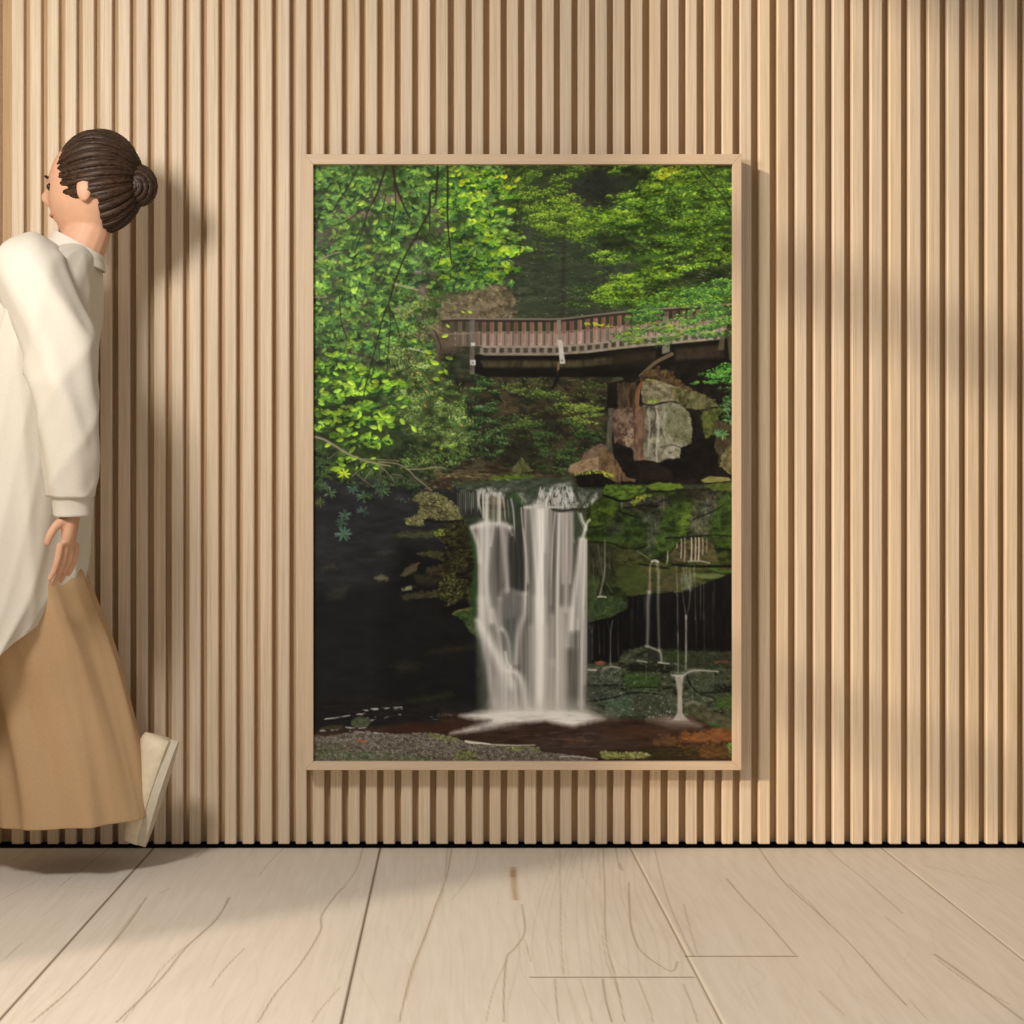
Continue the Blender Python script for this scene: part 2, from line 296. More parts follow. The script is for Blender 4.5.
    poly(K([(118, 628), (140, 580), (232, 530), (262, 548), (240, 600), (200, 612)]), [(92, 74, 56), (122, 100, 78)], nz=(5, 3), seed=49, soft=1, grain=.08)
    poly(K([(222, 600), (262, 548), (335, 640), (352, 690), (340, 758), (300, 742), (220, 690)]), [(70, 54, 34), (104, 82, 54), (122, 98, 66)], nz=(3, 5), seed=50, rag=.8, grain=.1)
    poly(K([(70, 730), (150, 694), (220, 692), (320, 758), (250, 780), (80, 780)]), [(12, 11, 9), (26, 24, 14)], nz=(4, 3), seed=51, soft=1.5)
    scatter(K([(60, 712), (215, 684), (300, 700), (300, 740), (220, 700)]), 80, (1.4, 3), (.4, .7), (20, 40), [(150, 160, 44), (170, 176, 60), (110, 124, 34)], .85)
    poly(K([(348, 685), (380, 720), (430, 738), (425, 750), (350, 748)]), [(76, 56, 38), (108, 84, 58)], nz=(3, 2), seed=52, rag=.8)
    # leaves that overlap bridge and pier on the right
    mottle(rightp, .62, 1.08, 16, 6, 184)
    fern = K([(735, 175), (800, 130), (900, 92), (995, 78), (995, 185), (860, 190), (760, 198)])
    clumps(fern, 26, 16, 6, 30, (1.6, 3.4), (.35, .5), (-14, 24), [(22, 60, 26)], [(52, 118, 40), (60, 128, 44)], [(96, 168, 60), (84, 156, 52)], .9, tilt=-.1)
    for (wx, wy) in ((925, 480), (950, 330), (900, 470), (960, 400), (975, 300)): whorl(560+wx/5.689, 350+wy/5.689, rng.uniform(4, 7), 8, (70, 118, 66))
    clumps(K([(900, 230), (995, 200), (995, 420), (950, 400)]), 12, 10, 6, 20, (2, 4), (.25, .4), (30, 40), [(18, 38, 22)], [(40, 80, 44)], [(76, 126, 72)], .85)
    fr = [(640, 300), (690, 286), (733, 276), (733, 336), (706, 338), (690, 333), (672, 345), (660, 344), (650, 330), (622, 342), (612, 336), (640, 326), (628, 318)]
    clumps(fr, 120, 22, 7, 30, (1.6, 3.6), (.35, .5), (-12, 24), [(28, 66, 30), (36, 78, 40)], [(54, 112, 44), (66, 124, 46), (50, 104, 56)], [(96, 156, 56), (116, 172, 52)], .88, tilt=-.12)
    clumps([(612, 338), (650, 318), (700, 322), (690, 334), (650, 346), (622, 344)], 16, 16, 5, 26, (1.6, 3.2), (.35, .5), (-18, 20), [(60, 90, 30)], [(92, 134, 44)], [(140, 172, 48)], .85, tilt=-.2)
    scatter([(585, 322), (612, 324), (612, 327), (585, 325)], 26, (2, 4), (.4, .5), (6, 10), [(190, 200, 40), (170, 190, 40)], .9)
    # ---- leaning shelf rocks and upper pool
    G = lambda p: T(440, 470, 5.689, p)
    poly(T(430, 370, 5.39, [(-30, 470), (180, 480), (330, 500), (560, 560), (780, 565), (800, 640), (1000, 690), (1000, 760), (-30, 760)]), [(30, 26, 18), (58, 48, 32), (84, 72, 48)], nz=(12, 3), seed=55, rag=2)
    for q, c in (([(-30, 545), (100, 530), (200, 540), (330, 560), (440, 575), (300, 590), (120, 575), (-30, 590)], [(60, 52, 32), (116, 100, 68)]), ([(330, 575), (440, 560), (560, 562), (560, 580), (430, 600), (330, 605)], [(56, 78, 24), (84, 118, 34)]), ([(120, 600), (300, 596), (560, 585), (760, 575), (780, 620), (600, 640), (150, 650)], [(46, 58, 34), (64, 78, 52)]), ([(-30, 600), (100, 600), (140, 640), (60, 660), (-30, 640)], [(40, 34, 24), (78, 66, 44)])):
        poly(T(430, 370, 5.39, q), c, nz=(9, 2), seed=56, rag=1.2)
    poly(T(430, 370, 5.39, [(440, 540), (490, 465), (545, 540), (480, 555)]), [(60, 64, 34), (96, 100, 58)], nz=(3, 3), seed=57, rag=1); poly(T(430, 370, 5.39, [(230, 520), (260, 470), (310, 500), (290, 525)]), [(54, 50, 34), (80, 72, 50)], nz=(3, 3), seed=57, rag=1)
    scatter(T(430, 370, 5.39, [(-30, 540), (520, 570), (430, 640), (-30, 640)]), 120, (1.5, 5), (.2, .5), (4, 12), [(120, 112, 70), (26, 22, 14), (90, 100, 46), (140, 128, 92)], .6)
    pool = G([(80, 120), (120, 90), (300, 70), (520, 45), (740, 50), (800, 105), (930, 110), (900, 180), (840, 225), (480, 230), (380, 160), (200, 130)])
    poly(pool, [(40, 48, 34), (56, 66, 50), (80, 88, 74)], nz=(6, 3), seed=58, soft=2, rag=1)
    poly(G([(380, 150), (440, 120), (490, 170), (480, 215), (430, 190)]), [(42, 66, 36), (58, 84, 48)], nz=(3, 3), seed=59, soft=2)
    # ---- left cliff
    Q = lambda p: T(310, 470, 6.02, p)
    poly(Q([(-20, 20), (300, 60), (600, 100), (900, 120), (930, 300), (1010, 480), (1010, 1700), (-20, 1700)]), [(26, 26, 26), (34, 34, 34), (42, 42, 42)], nz=(20, 6), seed=60, soft=3, rag=3)
    poly([(400, 540), (480, 560), (480, 705), (380, 705), (385, 600)], [(10, 10, 9), (18, 18, 16)], nz=(14, 5), seed=61, soft=22, a=.9)
    poly([(300, 588), (480, 590), (480, 700), (300, 700)], [(15, 15, 15), (24, 24, 24)], nz=(20, 7), seed=62, soft=16, a=.7)
    def strata(q, cols, a=.9, soft=1.5, rag=1.5, seed=63, nz=(5, 2)): poly(Q(q), cols, a=a, soft=soft, rag=rag, seed=seed, nz=nz)
    strata([(480, 390), (560, 370), (720, 370), (790, 350), (800, 400), (680, 408), (520, 408)], [(46, 50, 26), (80, 84, 46)], .8)
    strata([(640, 505), (740, 485), (820, 500), (810, 545), (700, 525)], [(44, 44, 24), (86, 84, 46)], .8)
    strata([(690, 590), (800, 570), (850, 610), (780, 640), (700, 625)], [(40, 38, 20), (70, 64, 36)], .8)
    strata([(545, 640), (560, 600), (610, 565), (655, 560), (630, 610), (590, 635)], [(56, 56, 34), (88, 80, 54)], .85)
    strata([(590, 580), (650, 560), (645, 575), (610, 600)], [(92, 58, 44), (110, 70, 52)], .6)
    strata([(385, 650), (430, 620), (468, 650), (470, 672), (420, 670)], [(76, 76, 54), (104, 102, 76)], .85)
    strata([(552, 712), (590, 700), (632, 702), (620, 722), (560, 730)], [(120, 124, 84), (160, 158, 124)], .8)
    strata([(540, 750), (640, 735), (780, 720), (800, 760), (660, 775), (560, 785)], [(40, 38, 22), (78, 72, 40)], .85)
    strata([(620, 620), (760, 640), (800, 660), (740, 700), (640, 680)], [(40, 38, 22), (58, 54, 30)], .7, soft=4)
    strata([(60, 580), (150, 560), (160, 595), (70, 605)], [(50, 50, 38), (70, 68, 50)], .5, soft=3)
    strata([(100, 740), (200, 690), (240, 700), (200, 780), (110, 780)], [(44, 44, 38), (66, 66, 54)], .5, soft=6)
    strata([(400, 500), (510, 478), (505, 495), (410, 512)], [(62, 60, 54), (70, 68, 60)], .5, soft=3)
    strata([(700, 1100), (840, 1060), (1000, 1050), (1000, 1080), (820, 1100)], [(40, 36, 20), (50, 48, 28)], .6, soft=5)
    strata([(490, 1180), (560, 1150), (660, 1170), (650, 1200), (540, 1215)], [(34, 34, 24), (44, 44, 30)], .7, soft=8)
    strata([(590, 1380), (760, 1355), (860, 1330), (860, 1360), (700, 1395), (600, 1400)], [(26, 34, 18), (42, 54, 26)], .8, soft=6)
    col = Q([(800, 330), (870, 305), (928, 305), (960, 380), (1003, 470), (1012, 700), (1012, 853), (965, 830), (930, 770), (870, 800), (822, 834), (780, 750), (760, 735), (800, 700), (775, 640), (800, 600), (790, 520), (835, 470), (790, 420), (740, 395), (745, 375)])
    poly(col, [(18, 17, 9), (38, 37, 18), (58, 56, 26), (78, 76, 38)], nz=(4, 3), seed=65, rag=2.4, grain=.15)
    scatter(col, 620, (1.2, 3.4), (.3, .7), (-20, 30), [(28, 26, 14), (70, 72, 34), (56, 54, 26), (44, 46, 20), (86, 90, 44), (64, 50, 30)], .6)
    for k in range(26):
        x = rng.uniform(770, 930); y = rng.uniform(400, 800); stroke(Q([(x, y), (x+rng.uniform(30, 80), y-rng.uniform(0, 14))]), 1.6, .8, (18, 16, 8), rng.uniform(.4, .8))
    mottle(col, .5, 1.05, 6, 3, 186, soft=2)
    scatter(Q([(780, 640), (860, 620), (900, 660), (920, 760), (840, 830), (770, 750)]), 260, (1.4, 3.6), (.3, .6), (-50, 25), [(84, 88, 42), (60, 62, 28), (26, 25, 12), (104, 106, 54)], .7)
    scatter(Q([(740, 380), (790, 350), (810, 390), (770, 410)]), 60, (1.2, 2.8), (.5, .8), (0, 50), [(116, 126, 40), (92, 104, 32)], .85)
    poly(Q([(950, 330), (1000, 440), (1016, 480), (1016, 1500), (1005, 1010), (960, 960), (900, 890), (955, 860), (965, 700), (985, 560)]), [(28, 44, 20), (34, 60, 28), (40, 72, 34)], nz=(4, 12), seed=66, soft=3, rag=1.2, a=.8)
    poly(Q([(770, 840), (870, 805), (930, 775), (968, 835), (860, 850), (830, 880)]), [(10, 10, 8), (16, 15, 11)], soft=2, rag=1, seed=67)
    poly(T(310, 600, 6.02, [(858, 82), (895, 56), (950, 48), (1010, 40), (1012, 235), (965, 190), (930, 130)]), [(30, 48, 24), (42, 66, 32), (78, 88, 42)], nz=(4, 4), seed=68, soft=1.6, rag=1)
    stroke(T(310, 600, 6.02, [(860, 84), (900, 62), (955, 60)]), 2, 1, (128, 116, 66), .6)
    ledge = Q([(565, 300), (610, 280), (650, 262), (660, 205), (620, 175), (640, 140), (710, 128), (790, 140), (840, 178), (890, 215), (918, 262), (926, 300), (870, 308), (770, 300), (720, 285), (680, 300), (690, 330), (640, 342), (575, 325)])
    poly(ledge, [(48, 46, 28), (92, 90, 52), (124, 120, 76)], nz=(4, 2.4), seed=69, rag=1.6, grain=.15)
    scatter(ledge, 380, (1, 2.6), (.3, .7), (10, 30), [(132, 130, 82), (82, 82, 42), (44, 42, 24), (148, 144, 96), (100, 108, 48)], .75)
    stroke(Q([(640, 215), (720, 215), (790, 232), (780, 262)]), 1.6, 1.2, (40, 36, 20), .7); stroke(Q([(700, 305), (780, 314), (870, 306), (926, 302)]), 2.4, 1.6, (20, 18, 10), .9)
    scatter(Q([(560, 190), (650, 110), (760, 100), (640, 200)]), 90, (1.5, 4), (.25, .5), (20, 40), [(70, 72, 44), (44, 48, 30), (98, 92, 64)], .6)
    for (wx, wy, r, c) in ((200, 385, 9, (62, 94, 76)), (190, 315, 6.5, (48, 74, 60)), (320, 160, 7.5, (58, 86, 66)), (318, 250, 7, (44, 70, 58)), (210, 270, 7, (56, 80, 66)), (440, 130, 8, (58, 92, 62)), (120, 135, 7, (70, 92, 60)), (60, 195, 6, (70, 80, 44)), (90, 100, 6, (60, 80, 56)), (260, 110, 7, (58, 88, 68)), (540, 170, 5, (50, 62, 50)), (400, 90, 6, (44, 66, 46))):
        whorl(310+wx/6.02, 470+wy/6.02, r, 9, c)
    # ---- mossy wall right of the fall
    M = lambda p: T(560, 470, 5.689, p)
    moss = M([(150, 200), (240, 160), (250, 120), (480, 100), (700, 110), (860, 100), (1000, 90), (1000, 600), (930, 600), (700, 692), (500, 702), (380, 740), (380, 790), (290, 840), (150, 870)])
    poly(moss, [(30, 40, 20), (46, 62, 26), (62, 84, 32)], nz=(7, 5), seed=70, rag=1)
    poly(M([(700, 110), (800, 90), (995, 100), (900, 160), (840, 200), (700, 150)]), [(34, 32, 22), (74, 72, 50)], nz=(5, 2), seed=71, soft=4)
    poly(M([(330, 180), (480, 150), (640, 150), (600, 220), (450, 250), (350, 200)]), [(30, 30, 22), (60, 60, 44), (90, 88, 74)], nz=(5, 2), seed=72, soft=4)
    big = [([(160, 200), (250, 160), (335, 170), (345, 230), (290, 300), (230, 325), (160, 320)], [(60, 84, 22), (82, 114, 28), (104, 136, 36)]),
           ([(150, 340), (230, 330), (340, 350), (350, 410), (160, 405)], [(44, 76, 22), (62, 104, 30)]),
           ([(350, 260), (460, 250), (500, 320), (480, 420), (420, 445), (340, 410)], [(36, 58, 22), (54, 84, 28), (66, 100, 36)]),
           ([(580, 240), (660, 180), (740, 200), (760, 280), (720, 360), (600, 380), (560, 480), (500, 500), (540, 380)], [(42, 70, 26), (60, 98, 30), (80, 116, 36)]),
           ([(700, 210), (740, 230), (745, 300), (700, 360), (680, 350)], [(90, 130, 30), (112, 152, 36)]),
           ([(890, 160), (940, 130), (1000, 115), (1000, 375), (880, 370), (850, 290)], [(42, 74, 24), (58, 98, 30), (78, 118, 36)]),
           ([(870, 385), (1000, 385), (1000, 455), (890, 450)], [(50, 90, 26), (72, 116, 34)]),
           ([(870, 460), (1000, 462), (1000, 545), (880, 540)], [(56, 76, 24), (82, 102, 38)]),
           ([(560, 490), (640, 440), (700, 400), (800, 385), (700, 380), (600, 385), (550, 440)], [(52, 92, 28), (70, 112, 36)])]
    for k, (q, c) in enumerate(big): poly(M(q), c, nz=(3, 6), seed=73+k, soft=5, rag=4.5, rs=5, grain=.15, a=.6)
    poly(M([(450, 260), (540, 240), (590, 250), (560, 330), (540, 440), (520, 510), (490, 440), (510, 340)]), [(44, 56, 40), (84, 92, 76), (112, 118, 104)], nz=(1.6, 4), seed=83, soft=4, rag=2, a=.7)
    poly(M([(760, 180), (880, 150), (900, 210), (840, 300), (860, 370), (740, 375), (730, 330)]), [(60, 62, 46), (92, 92, 76), (116, 116, 100)], nz=(2, 4), seed=84, soft=4, rag=2, a=.75, grain=.15)
    poly(M([(250, 330), (340, 290), (360, 340), (320, 380), (260, 380)]), [(50, 58, 42), (82, 84, 70)], nz=(1.6, 4), seed=85, soft=5, a=.5)
    for q, w in (([(345, 240), (440, 270), (400, 262)], 1.5), ([(350, 440), (430, 450), (495, 428)], 2.4), ([(160, 326), (240, 322)], 1.6), ([(600, 388), (740, 382), (870, 370), (1000, 380)], 1.8), ([(760, 280), (860, 240), (930, 200)], 1.6), ([(640, 450), (700, 405), (760, 390)], 1.4), ([(360, 215), (460, 205), (560, 205)], 1.6), ([(880, 450), (1000, 458)], 1.6), ([(160, 410), (280, 415), (350, 440)], 1.8)):
        stroke(M(q), w, w*.7, (18, 22, 12), .8)
    scatter(M([(160, 180), (1000, 120), (1000, 540), (560, 520), (160, 410)]), 900, (1, 3), (.25, .5), (70, 20), [(30, 44, 18), (90, 134, 40), (60, 92, 30), (110, 120, 60), (40, 60, 24)], .35)
    mottle(moss, .5, .92, 9, 5, 185, soft=2)
    rec = M([(630, 480), (660, 440), (720, 400), (800, 388), (862, 388), (880, 450), (905, 520), (840, 545), (740, 520), (650, 535), (620, 520)])
    poly(rec, [(36, 34, 18), (62, 58, 32), (84, 78, 46)], nz=(4, 3), seed=86, soft=1.5, rag=1)
    for x, y0, y1, a in ((690, 392, 500, .6), (710, 385, 520, .5), (748, 385, 515, .8), (771, 385, 510, .7), (790, 385, 510, .8), (812, 385, 480, .5), (835, 390, 470, .35), (665, 420, 440, .6)):
        stroke(M([(x, y0), (x+1, (y0+y1)/2), (x-2, y1)]), 1.2, 1.4, (190, 176, 164), a)
    stroke(M([(730, 520), (800, 518), (850, 530)]), 2, 2, (150, 150, 132), .6)
    low = M([(300, 445), (430, 450), (520, 520), (640, 540), (860, 548), (1000, 545), (1000, 575), (930, 605), (800, 645), (690, 690), (500, 702), (385, 716), (320, 650)])
    poly(low, [(34, 36, 18), (52, 58, 26), (74, 72, 36)], nz=(5, 3), seed=87, rag=1)
    poly(M([(330, 570), (480, 545), (500, 640), (470, 700), (385, 712), (320, 650)]), [(44, 56, 24), (62, 76, 32)], nz=(4, 3), seed=88, soft=3, a=.8)
    poly(M([(580, 600), (680, 590), (690, 680), (580, 692)]), [(56, 54, 32), (78, 72, 46)], nz=(4, 3), seed=89, soft=3, a=.8)
    poly(M([(740, 590), (900, 590), (940, 602), (860, 620), (780, 612)]), [(70, 92, 44), (98, 112, 60)], nz=(5, 2), seed=90, soft=1.5, a=.8)
    stroke(M([(860, 560), (920, 578), (1000, 572)]), 2.6, 2.2, (50, 92, 28), .8); stroke(M([(640, 538), (760, 548), (1000, 548)]), 2, 2.6, (10, 12, 8), .9)
    stroke(M([(450, 535), (520, 545), (620, 560)]), 2, 1.6, (14, 16, 10), .8); stroke(M([(440, 460), (500, 500), (520, 515)]), 1.4, 1.2, (110, 112, 84), .5)
    poly(M([(150, 412), (300, 425), (310, 640), (250, 640), (240, 720), (150, 720)]), [(26, 32, 18), (44, 46, 28), (60, 58, 40)], nz=(3, 6), seed=91, soft=2, rag=1)
    poly(M([(150, 600), (230, 610), (210, 720), (350, 720), (385, 775), (290, 838), (150, 870)]), [(34, 50, 28), (44, 62, 34), (66, 82, 42)], nz=(4, 4), seed=92, soft=2, rag=1.2)
    scatter(M([(240, 720), (350, 730), (385, 775), (290, 838), (200, 840)]), 110, (1.2, 3), (.3, .6), (-25, 20), [(86, 104, 50), (28, 42, 24), (62, 88, 44)], .6)
    ttop = [([(240, 800), (262, 768), (400, 765), (490, 772), (492, 805), (420, 830), (380, 850), (330, 850), (300, 830), (250, 825)], [(34, 54, 18), (62, 92, 26), (86, 118, 34)]), ([(495, 778), (560, 752), (680, 760), (702, 782), (610, 800), (520, 798)], [(64, 88, 26), (92, 118, 36)]), ([(400, 865), (480, 820), (540, 828), (470, 850), (420, 890)], [(70, 92, 28), (104, 120, 44)])]
    for q, c in ttop: poly(K(q), c, nz=(4, 2), seed=93, soft=1.2, rag=1)
    stroke(K([(250, 828), (300, 845), (345, 860), (400, 855)]), 2.6, 1.8, (12, 16, 8), .9); stroke(K([(490, 806), (600, 806), (700, 795)]), 1.8, 1.4, (20, 20, 12), .8)
    poly(K([(800, 740), (850, 718), (960, 725), (975, 742), (900, 752), (820, 756)]), [(96, 98, 46), (132, 126, 74)], nz=(4, 2), seed=94, soft=1)
    poly(K([(820, 772), (900, 755), (1000, 752), (1000, 800), (880, 800)]), [(46, 62, 20), (92, 104, 44)], nz=(4, 2), seed=95, soft=1.5, rag=1)
    scatter(M([(440, 140), (500, 130), (480, 170), (420, 185)]), 20, (1.5, 3), (.4, .6), (-30, 20), [(170, 160, 40), (130, 150, 40)], .8)
    # ---- cave behind the drips
    cave = M([(383, 722), (500, 704), (700, 692), (930, 606), (1000, 580), (1000, 1100), (150, 1100), (150, 868), (292, 840), (385, 790)])
    poly(cave, [(9, 9, 9), (18, 17, 16)], nz=(3, 20), seed=96, soft=1.4, rag=.6)
    # ---- boulders at the foot of the right wall
    N = lambda p: T(560, 610, 5.689, p)
    foot = N([(110, 300), (170, 325), (250, 300), (330, 290), (360, 230), (480, 205), (620, 235), (820, 235), (1000, 240), (1000, 700), (860, 680), (740, 610), (640, 625), (400, 625), (110, 610)])
    poly(foot, [(22, 26, 16), (40, 46, 30), (58, 66, 46), (84, 90, 72)], nz=(6, 3), seed=100, rag=1.6, soft=2)
    for k, (q, c) in enumerate((([(140, 330), (250, 320), (350, 340), (360, 420), (200, 420)], [(44, 52, 40), (88, 98, 80)]), ([(350, 360), (470, 350), (560, 380), (560, 440), (380, 450)], [(28, 54, 20), (48, 80, 32)]), ([(560, 230), (700, 230), (700, 290), (600, 290)], [(30, 44, 20), (44, 62, 28)]), ([(720, 240), (985, 240), (985, 340), (720, 320)], [(28, 34, 20), (50, 56, 36)]), ([(380, 310), (640, 315), (640, 350), (400, 350)], [(8, 9, 7), (20, 24, 14)]), ([(140, 430), (350, 440), (330, 520), (150, 520)], [(40, 46, 36), (66, 74, 60)]), ([(240, 500), (420, 470), (430, 600), (260, 600)], [(28, 52, 34), (86, 106, 86)]), ([(420, 470), (640, 470), (640, 600), (430, 600)], [(34, 40, 28), (66, 70, 56)]), ([(720, 370), (880, 360), (980, 420), (960, 470), (740, 500)], [(36, 46, 32), (70, 76, 58)]), ([(880, 420), (1000, 430), (1000, 470), (880, 465)], [(8, 12, 7), (16, 22, 12)]), ([(880, 500), (1000, 480), (1000, 560), (900, 560)], [(36, 62, 20), (54, 86, 32)]))):
        poly(N(q), c, nz=(3, 2), seed=101+k, soft=4, rag=3, a=.8, grain=.15)
    for q in ([(140, 425), (250, 430), (350, 425)], [(160, 520), (300, 500), (420, 470), (560, 480)], [(380, 340), (560, 345), (640, 360)], [(560, 460), (640, 440), (660, 480)], [(720, 360), (740, 420), (800, 470), (960, 460)], [(350, 450), (460, 440), (560, 440)], [(800, 480), (880, 500)]):
        stroke(N(q), 2.2, 1.6, (14, 18, 10), .75)
    scatter(N([(130, 320), (640, 330), (640, 610), (130, 600)]), 420, (1, 3), (.3, .7), (0, 40), [(110, 118, 98), (30, 34, 22), (70, 88, 62), (52, 78, 50), (140, 146, 128)], .5)
    scatter(N([(720, 330), (985, 300), (985, 620), (760, 520)]), 220, (1, 3), (.3, .7), (20, 40), [(90, 94, 76), (26, 30, 18), (52, 80, 34)], .5)
    poly(N([(700, 550), (720, 528), (760, 518), (790, 535), (880, 580), (1000, 630), (1000, 712), (880, 692), (800, 650), (740, 604)]), [(40, 44, 26), (60, 60, 38), (80, 80, 62)], nz=(5, 3), seed=115, soft=1.5)
    poly(N([(760, 600), (830, 635), (900, 655), (1000, 680), (1000, 712), (880, 694), (800, 655)]), [(30, 62, 26), (44, 84, 34)], nz=(4, 2), seed=116, soft=2)
    stroke(N([(720, 535), (760, 520), (790, 535)]), 4, 3, (128, 126, 112), .5, gauss=True)
    poly(N([(500, 212), (560, 235), (570, 290), (500, 288)]), [(26, 28, 22), (46, 48, 38)], nz=(3, 3), seed=117, soft=1.5)
    poly(N([(195, 296), (235, 288), (262, 298), (245, 312), (205, 310)]), [(110, 58, 42), (138, 80, 60)], nz=(3, 2), seed=118, soft=1)
    poly(N([(870, 290), (950, 285), (960, 300), (880, 306)]), [(90, 48, 36), (120, 66, 50)], nz=(2, 2), seed=119, soft=1, a=.7)
    # ---- lower pool
    P = lambda p: T(440, 610, 5.689, p)
    water = [(300, 706), (380, 700), (440, 712), (500, 716), (640, 719), (672, 716), (694, 716), (712, 726), (733, 731), (745, 731), (745, 780), (300, 780)]
    poly(water, [(34, 24, 18), (50, 34, 24), (66, 44, 32)], nz=(18, 3), seed=120, soft=3)
    poly([(300, 700), (400, 700), (440, 708), (440, 722), (300, 732)], [(18, 18, 18), (30, 28, 27)], nz=(12, 2), seed=121, soft=5)
    poly([(385, 728), (410, 722), (470, 724), (470, 732), (400, 734)], [(44, 25, 18), (60, 34, 25)], nz=(8, 2), seed=122, soft=4, a=.8)
    for q, c, a in (([(680, 734), (720, 728), (740, 732), (740, 742), (700, 742), (676, 740)], [(92, 54, 24), (138, 84, 40)], .85), ([(652, 738), (676, 735), (680, 744), (656, 746)], [(70, 46, 24), (110, 74, 38)], .8), ([(676, 745), (740, 744), (740, 757), (690, 758)], [(60, 42, 16), (112, 76, 32)], .8), ([(560, 738), (588, 737), (586, 742), (562, 742)], [(96, 54, 34), (120, 68, 40)], .75), ([(600, 728), (660, 726), (650, 738), (605, 738)], [(54, 32, 18), (74, 46, 26)], .6), ([(640, 748), (700, 746), (700, 760), (650, 760)], [(30, 26, 12), (56, 46, 22)], .8)):
        poly(q, c, nz=(5, 1.6), seed=123, soft=4, rag=2.5, a=a)
    scatter([(650, 732), (738, 732), (738, 758), (660, 758)], 150, (1.5, 4.5), (.2, .4), (-6, 12), [(140, 92, 44), (110, 70, 32), (40, 30, 14), (84, 62, 30)], .5)
    poly([(540, 735), (600, 728), (640, 745), (560, 758), (520, 745)], [(52, 42, 36), (78, 66, 58)], nz=(14, 2), seed=124, soft=12, a=.5)
    # small step falls, foam and drips on the right
    WH = WH_
    for q, w0, w1, a in (([(183, 90), (183, 280)], 1.6, 1.6, .35), ([(165, 85), (180, 130)], 1, 1, .4), ([(195, 80), (185, 130)], 1, 1, .4), ([(220, 80), (225, 250)], 1.4, 1.4, .3), ([(250, 80), (250, 250)], 1.2, 1.2, .22), ([(272, 70), (286, 130)], 1, 1, .4), ([(300, 60), (288, 130), (286, 310)], 1.2, 1.7, .62), ([(330, 60), (332, 280)], 1.2, 1.2, .22), ([(408, 0), (408, 200)], 2, 2, .13), ([(775, 0), (775, 230)], 1.6, 1.6, .2), ([(820, 0), (820, 230)], 1.6, 1.6, .18), ([(870, -100), (870, 160)], 1.6, 1.6, .12)):
        stroke(N(q), w0, w1, WH, a)
    for q, w, a in (([(500, 90-492), (497, 60-492), (506, 680-796), (500, 853-796)], 0, 0),): pass
    stroke(M([(525, 522), (511, 560), (511, 640), (508, 700)]), 1.8, 2.6, WH, .6); stroke(M([(507, 690), (500, 760), (500, 860), (497, 1000)]), 5, 3, WH, .38, gauss=True)
    stroke(M([(508, 640), (508, 680)]), 2.6, 2.6, (120, 66, 60), .45)
    stroke(M([(552, 522), (560, 600), (558, 760), (565, 1030)]), 3.4, 2.6, WH, .3, gauss=True)
    stroke(M([(523, 520), (540, 515), (558, 522)]), 2.2, 2.2, (204, 204, 190), .65)
    stroke(M([(613, 462), (612, 500), (608, 530)]), 1.3, 2.2, WH, .75)
    stroke(M([(662, 550), (668, 700), (672, 1150)]), 1.6, 1.4, WH, .5); stroke(M([(655, 690), (668, 720)]), 1, 1, WH, .4)
    for q in ([(700, 560), (725, 640), (740, 690)], [(690, 620), (700, 720), (718, 840)], [(740, 560), (742, 640), (735, 760), (718, 850)], [(760, 560), (768, 640), (770, 850)]): stroke(M(q), 1.6, 1.4, WH, .42)
    poly(M([(690, 590), (760, 600), (750, 680), (700, 680)]), [(96, 110, 88), (140, 146, 126)], nz=(1.3, 5), seed=126, soft=5, a=.5)
    stroke(M([(717, 830), (718, 1000), (716, 1130)]), 2.2, 2.0, WH, .68)
    for x, y0, y1, a in ((800, 640, 853, .28), (818, 640, 853, .25), (878, 640, 800, .14), (415, 720, 900, .1), (480, 705, 860, .25), (440, 720, 860, .1), (700, 550, 590, .5), (720, 550, 600, .5), (735, 545, 600, .4), (765, 548, 590, .3)): stroke(M([(x, y0), (x, y1)]), 1.3, 1.3, WH, a)
    for q, w0, w1, a in (([(255, 400), (255, 560), (243, 640), (225, 718)], 1.5, 2.4, .6), ([(190, 500), (192, 640)], 1.2, 1.2, .3), ([(235, 500), (240, 600)], 1.4, 1, .4), ([(218, 430), (225, 520)], 1.2, 1.2, .3), ([(280, 490), (282, 560)], 1, 1, .3), ([(262, 640), (300, 700)], 1.2, 1, .3), ([(265, 690), (282, 720)], 1, 1, .3), ([(350, 190), (352, 215)], 2.4, 2, .5), ([(590, 150), (592, 230)], 1.1, 1, .4)):
        stroke(M(q), w0, w1, WH, a)
    stroke(M([(215, 722), (240, 720), (262, 724)]), 1.6, 1.4, (210, 206, 190), .7)
    poly(N([(652, 374), (706, 372), (697, 420), (694, 500), (697, 590), (735, 630), (640, 628), (668, 585), (668, 450)]), [(140, 134, 124), (176, 168, 156)], nz=(1.4, 10), seed=127, soft=1.6, a=.85)
    stroke(N([(636, 372), (700, 372), (735, 352), (790, 343), (900, 350)]), 1.9, 1.5, (186, 182, 170), .7, gauss=True); stroke(N([(700, 360), (790, 345)]), 4, 5, (150, 148, 136), .35, gauss=True)
    stroke(N([(488, 205), (530, 218), (566, 236), (576, 262), (576, 298)]), 2.2, 2.4, (176, 172, 162), .6, gauss=True); stroke(N([(440, 288), (494, 296)]), 1.6, 1.6, (170, 166, 156), .6); stroke(N([(560, 298), (622, 306)]), 1.8, 1.2, (180, 176, 164), .7)
    for x, y0, y1 in ((490, 300, 400), (753, 400, 520), (872, 360, 430), (715, 130, 340), (672, 130, 360)): stroke(N([(x, y0), (x, y1)]), 1, 1, WH, .35)
    stroke(N([(245, 335), (290, 322), (345, 332)]), 2.2, 1.8, (160, 158, 144), .6, gauss=True); stroke(N([(160, 340), (205, 342)]), 2.2, 1.8, (206, 200, 184), .75)
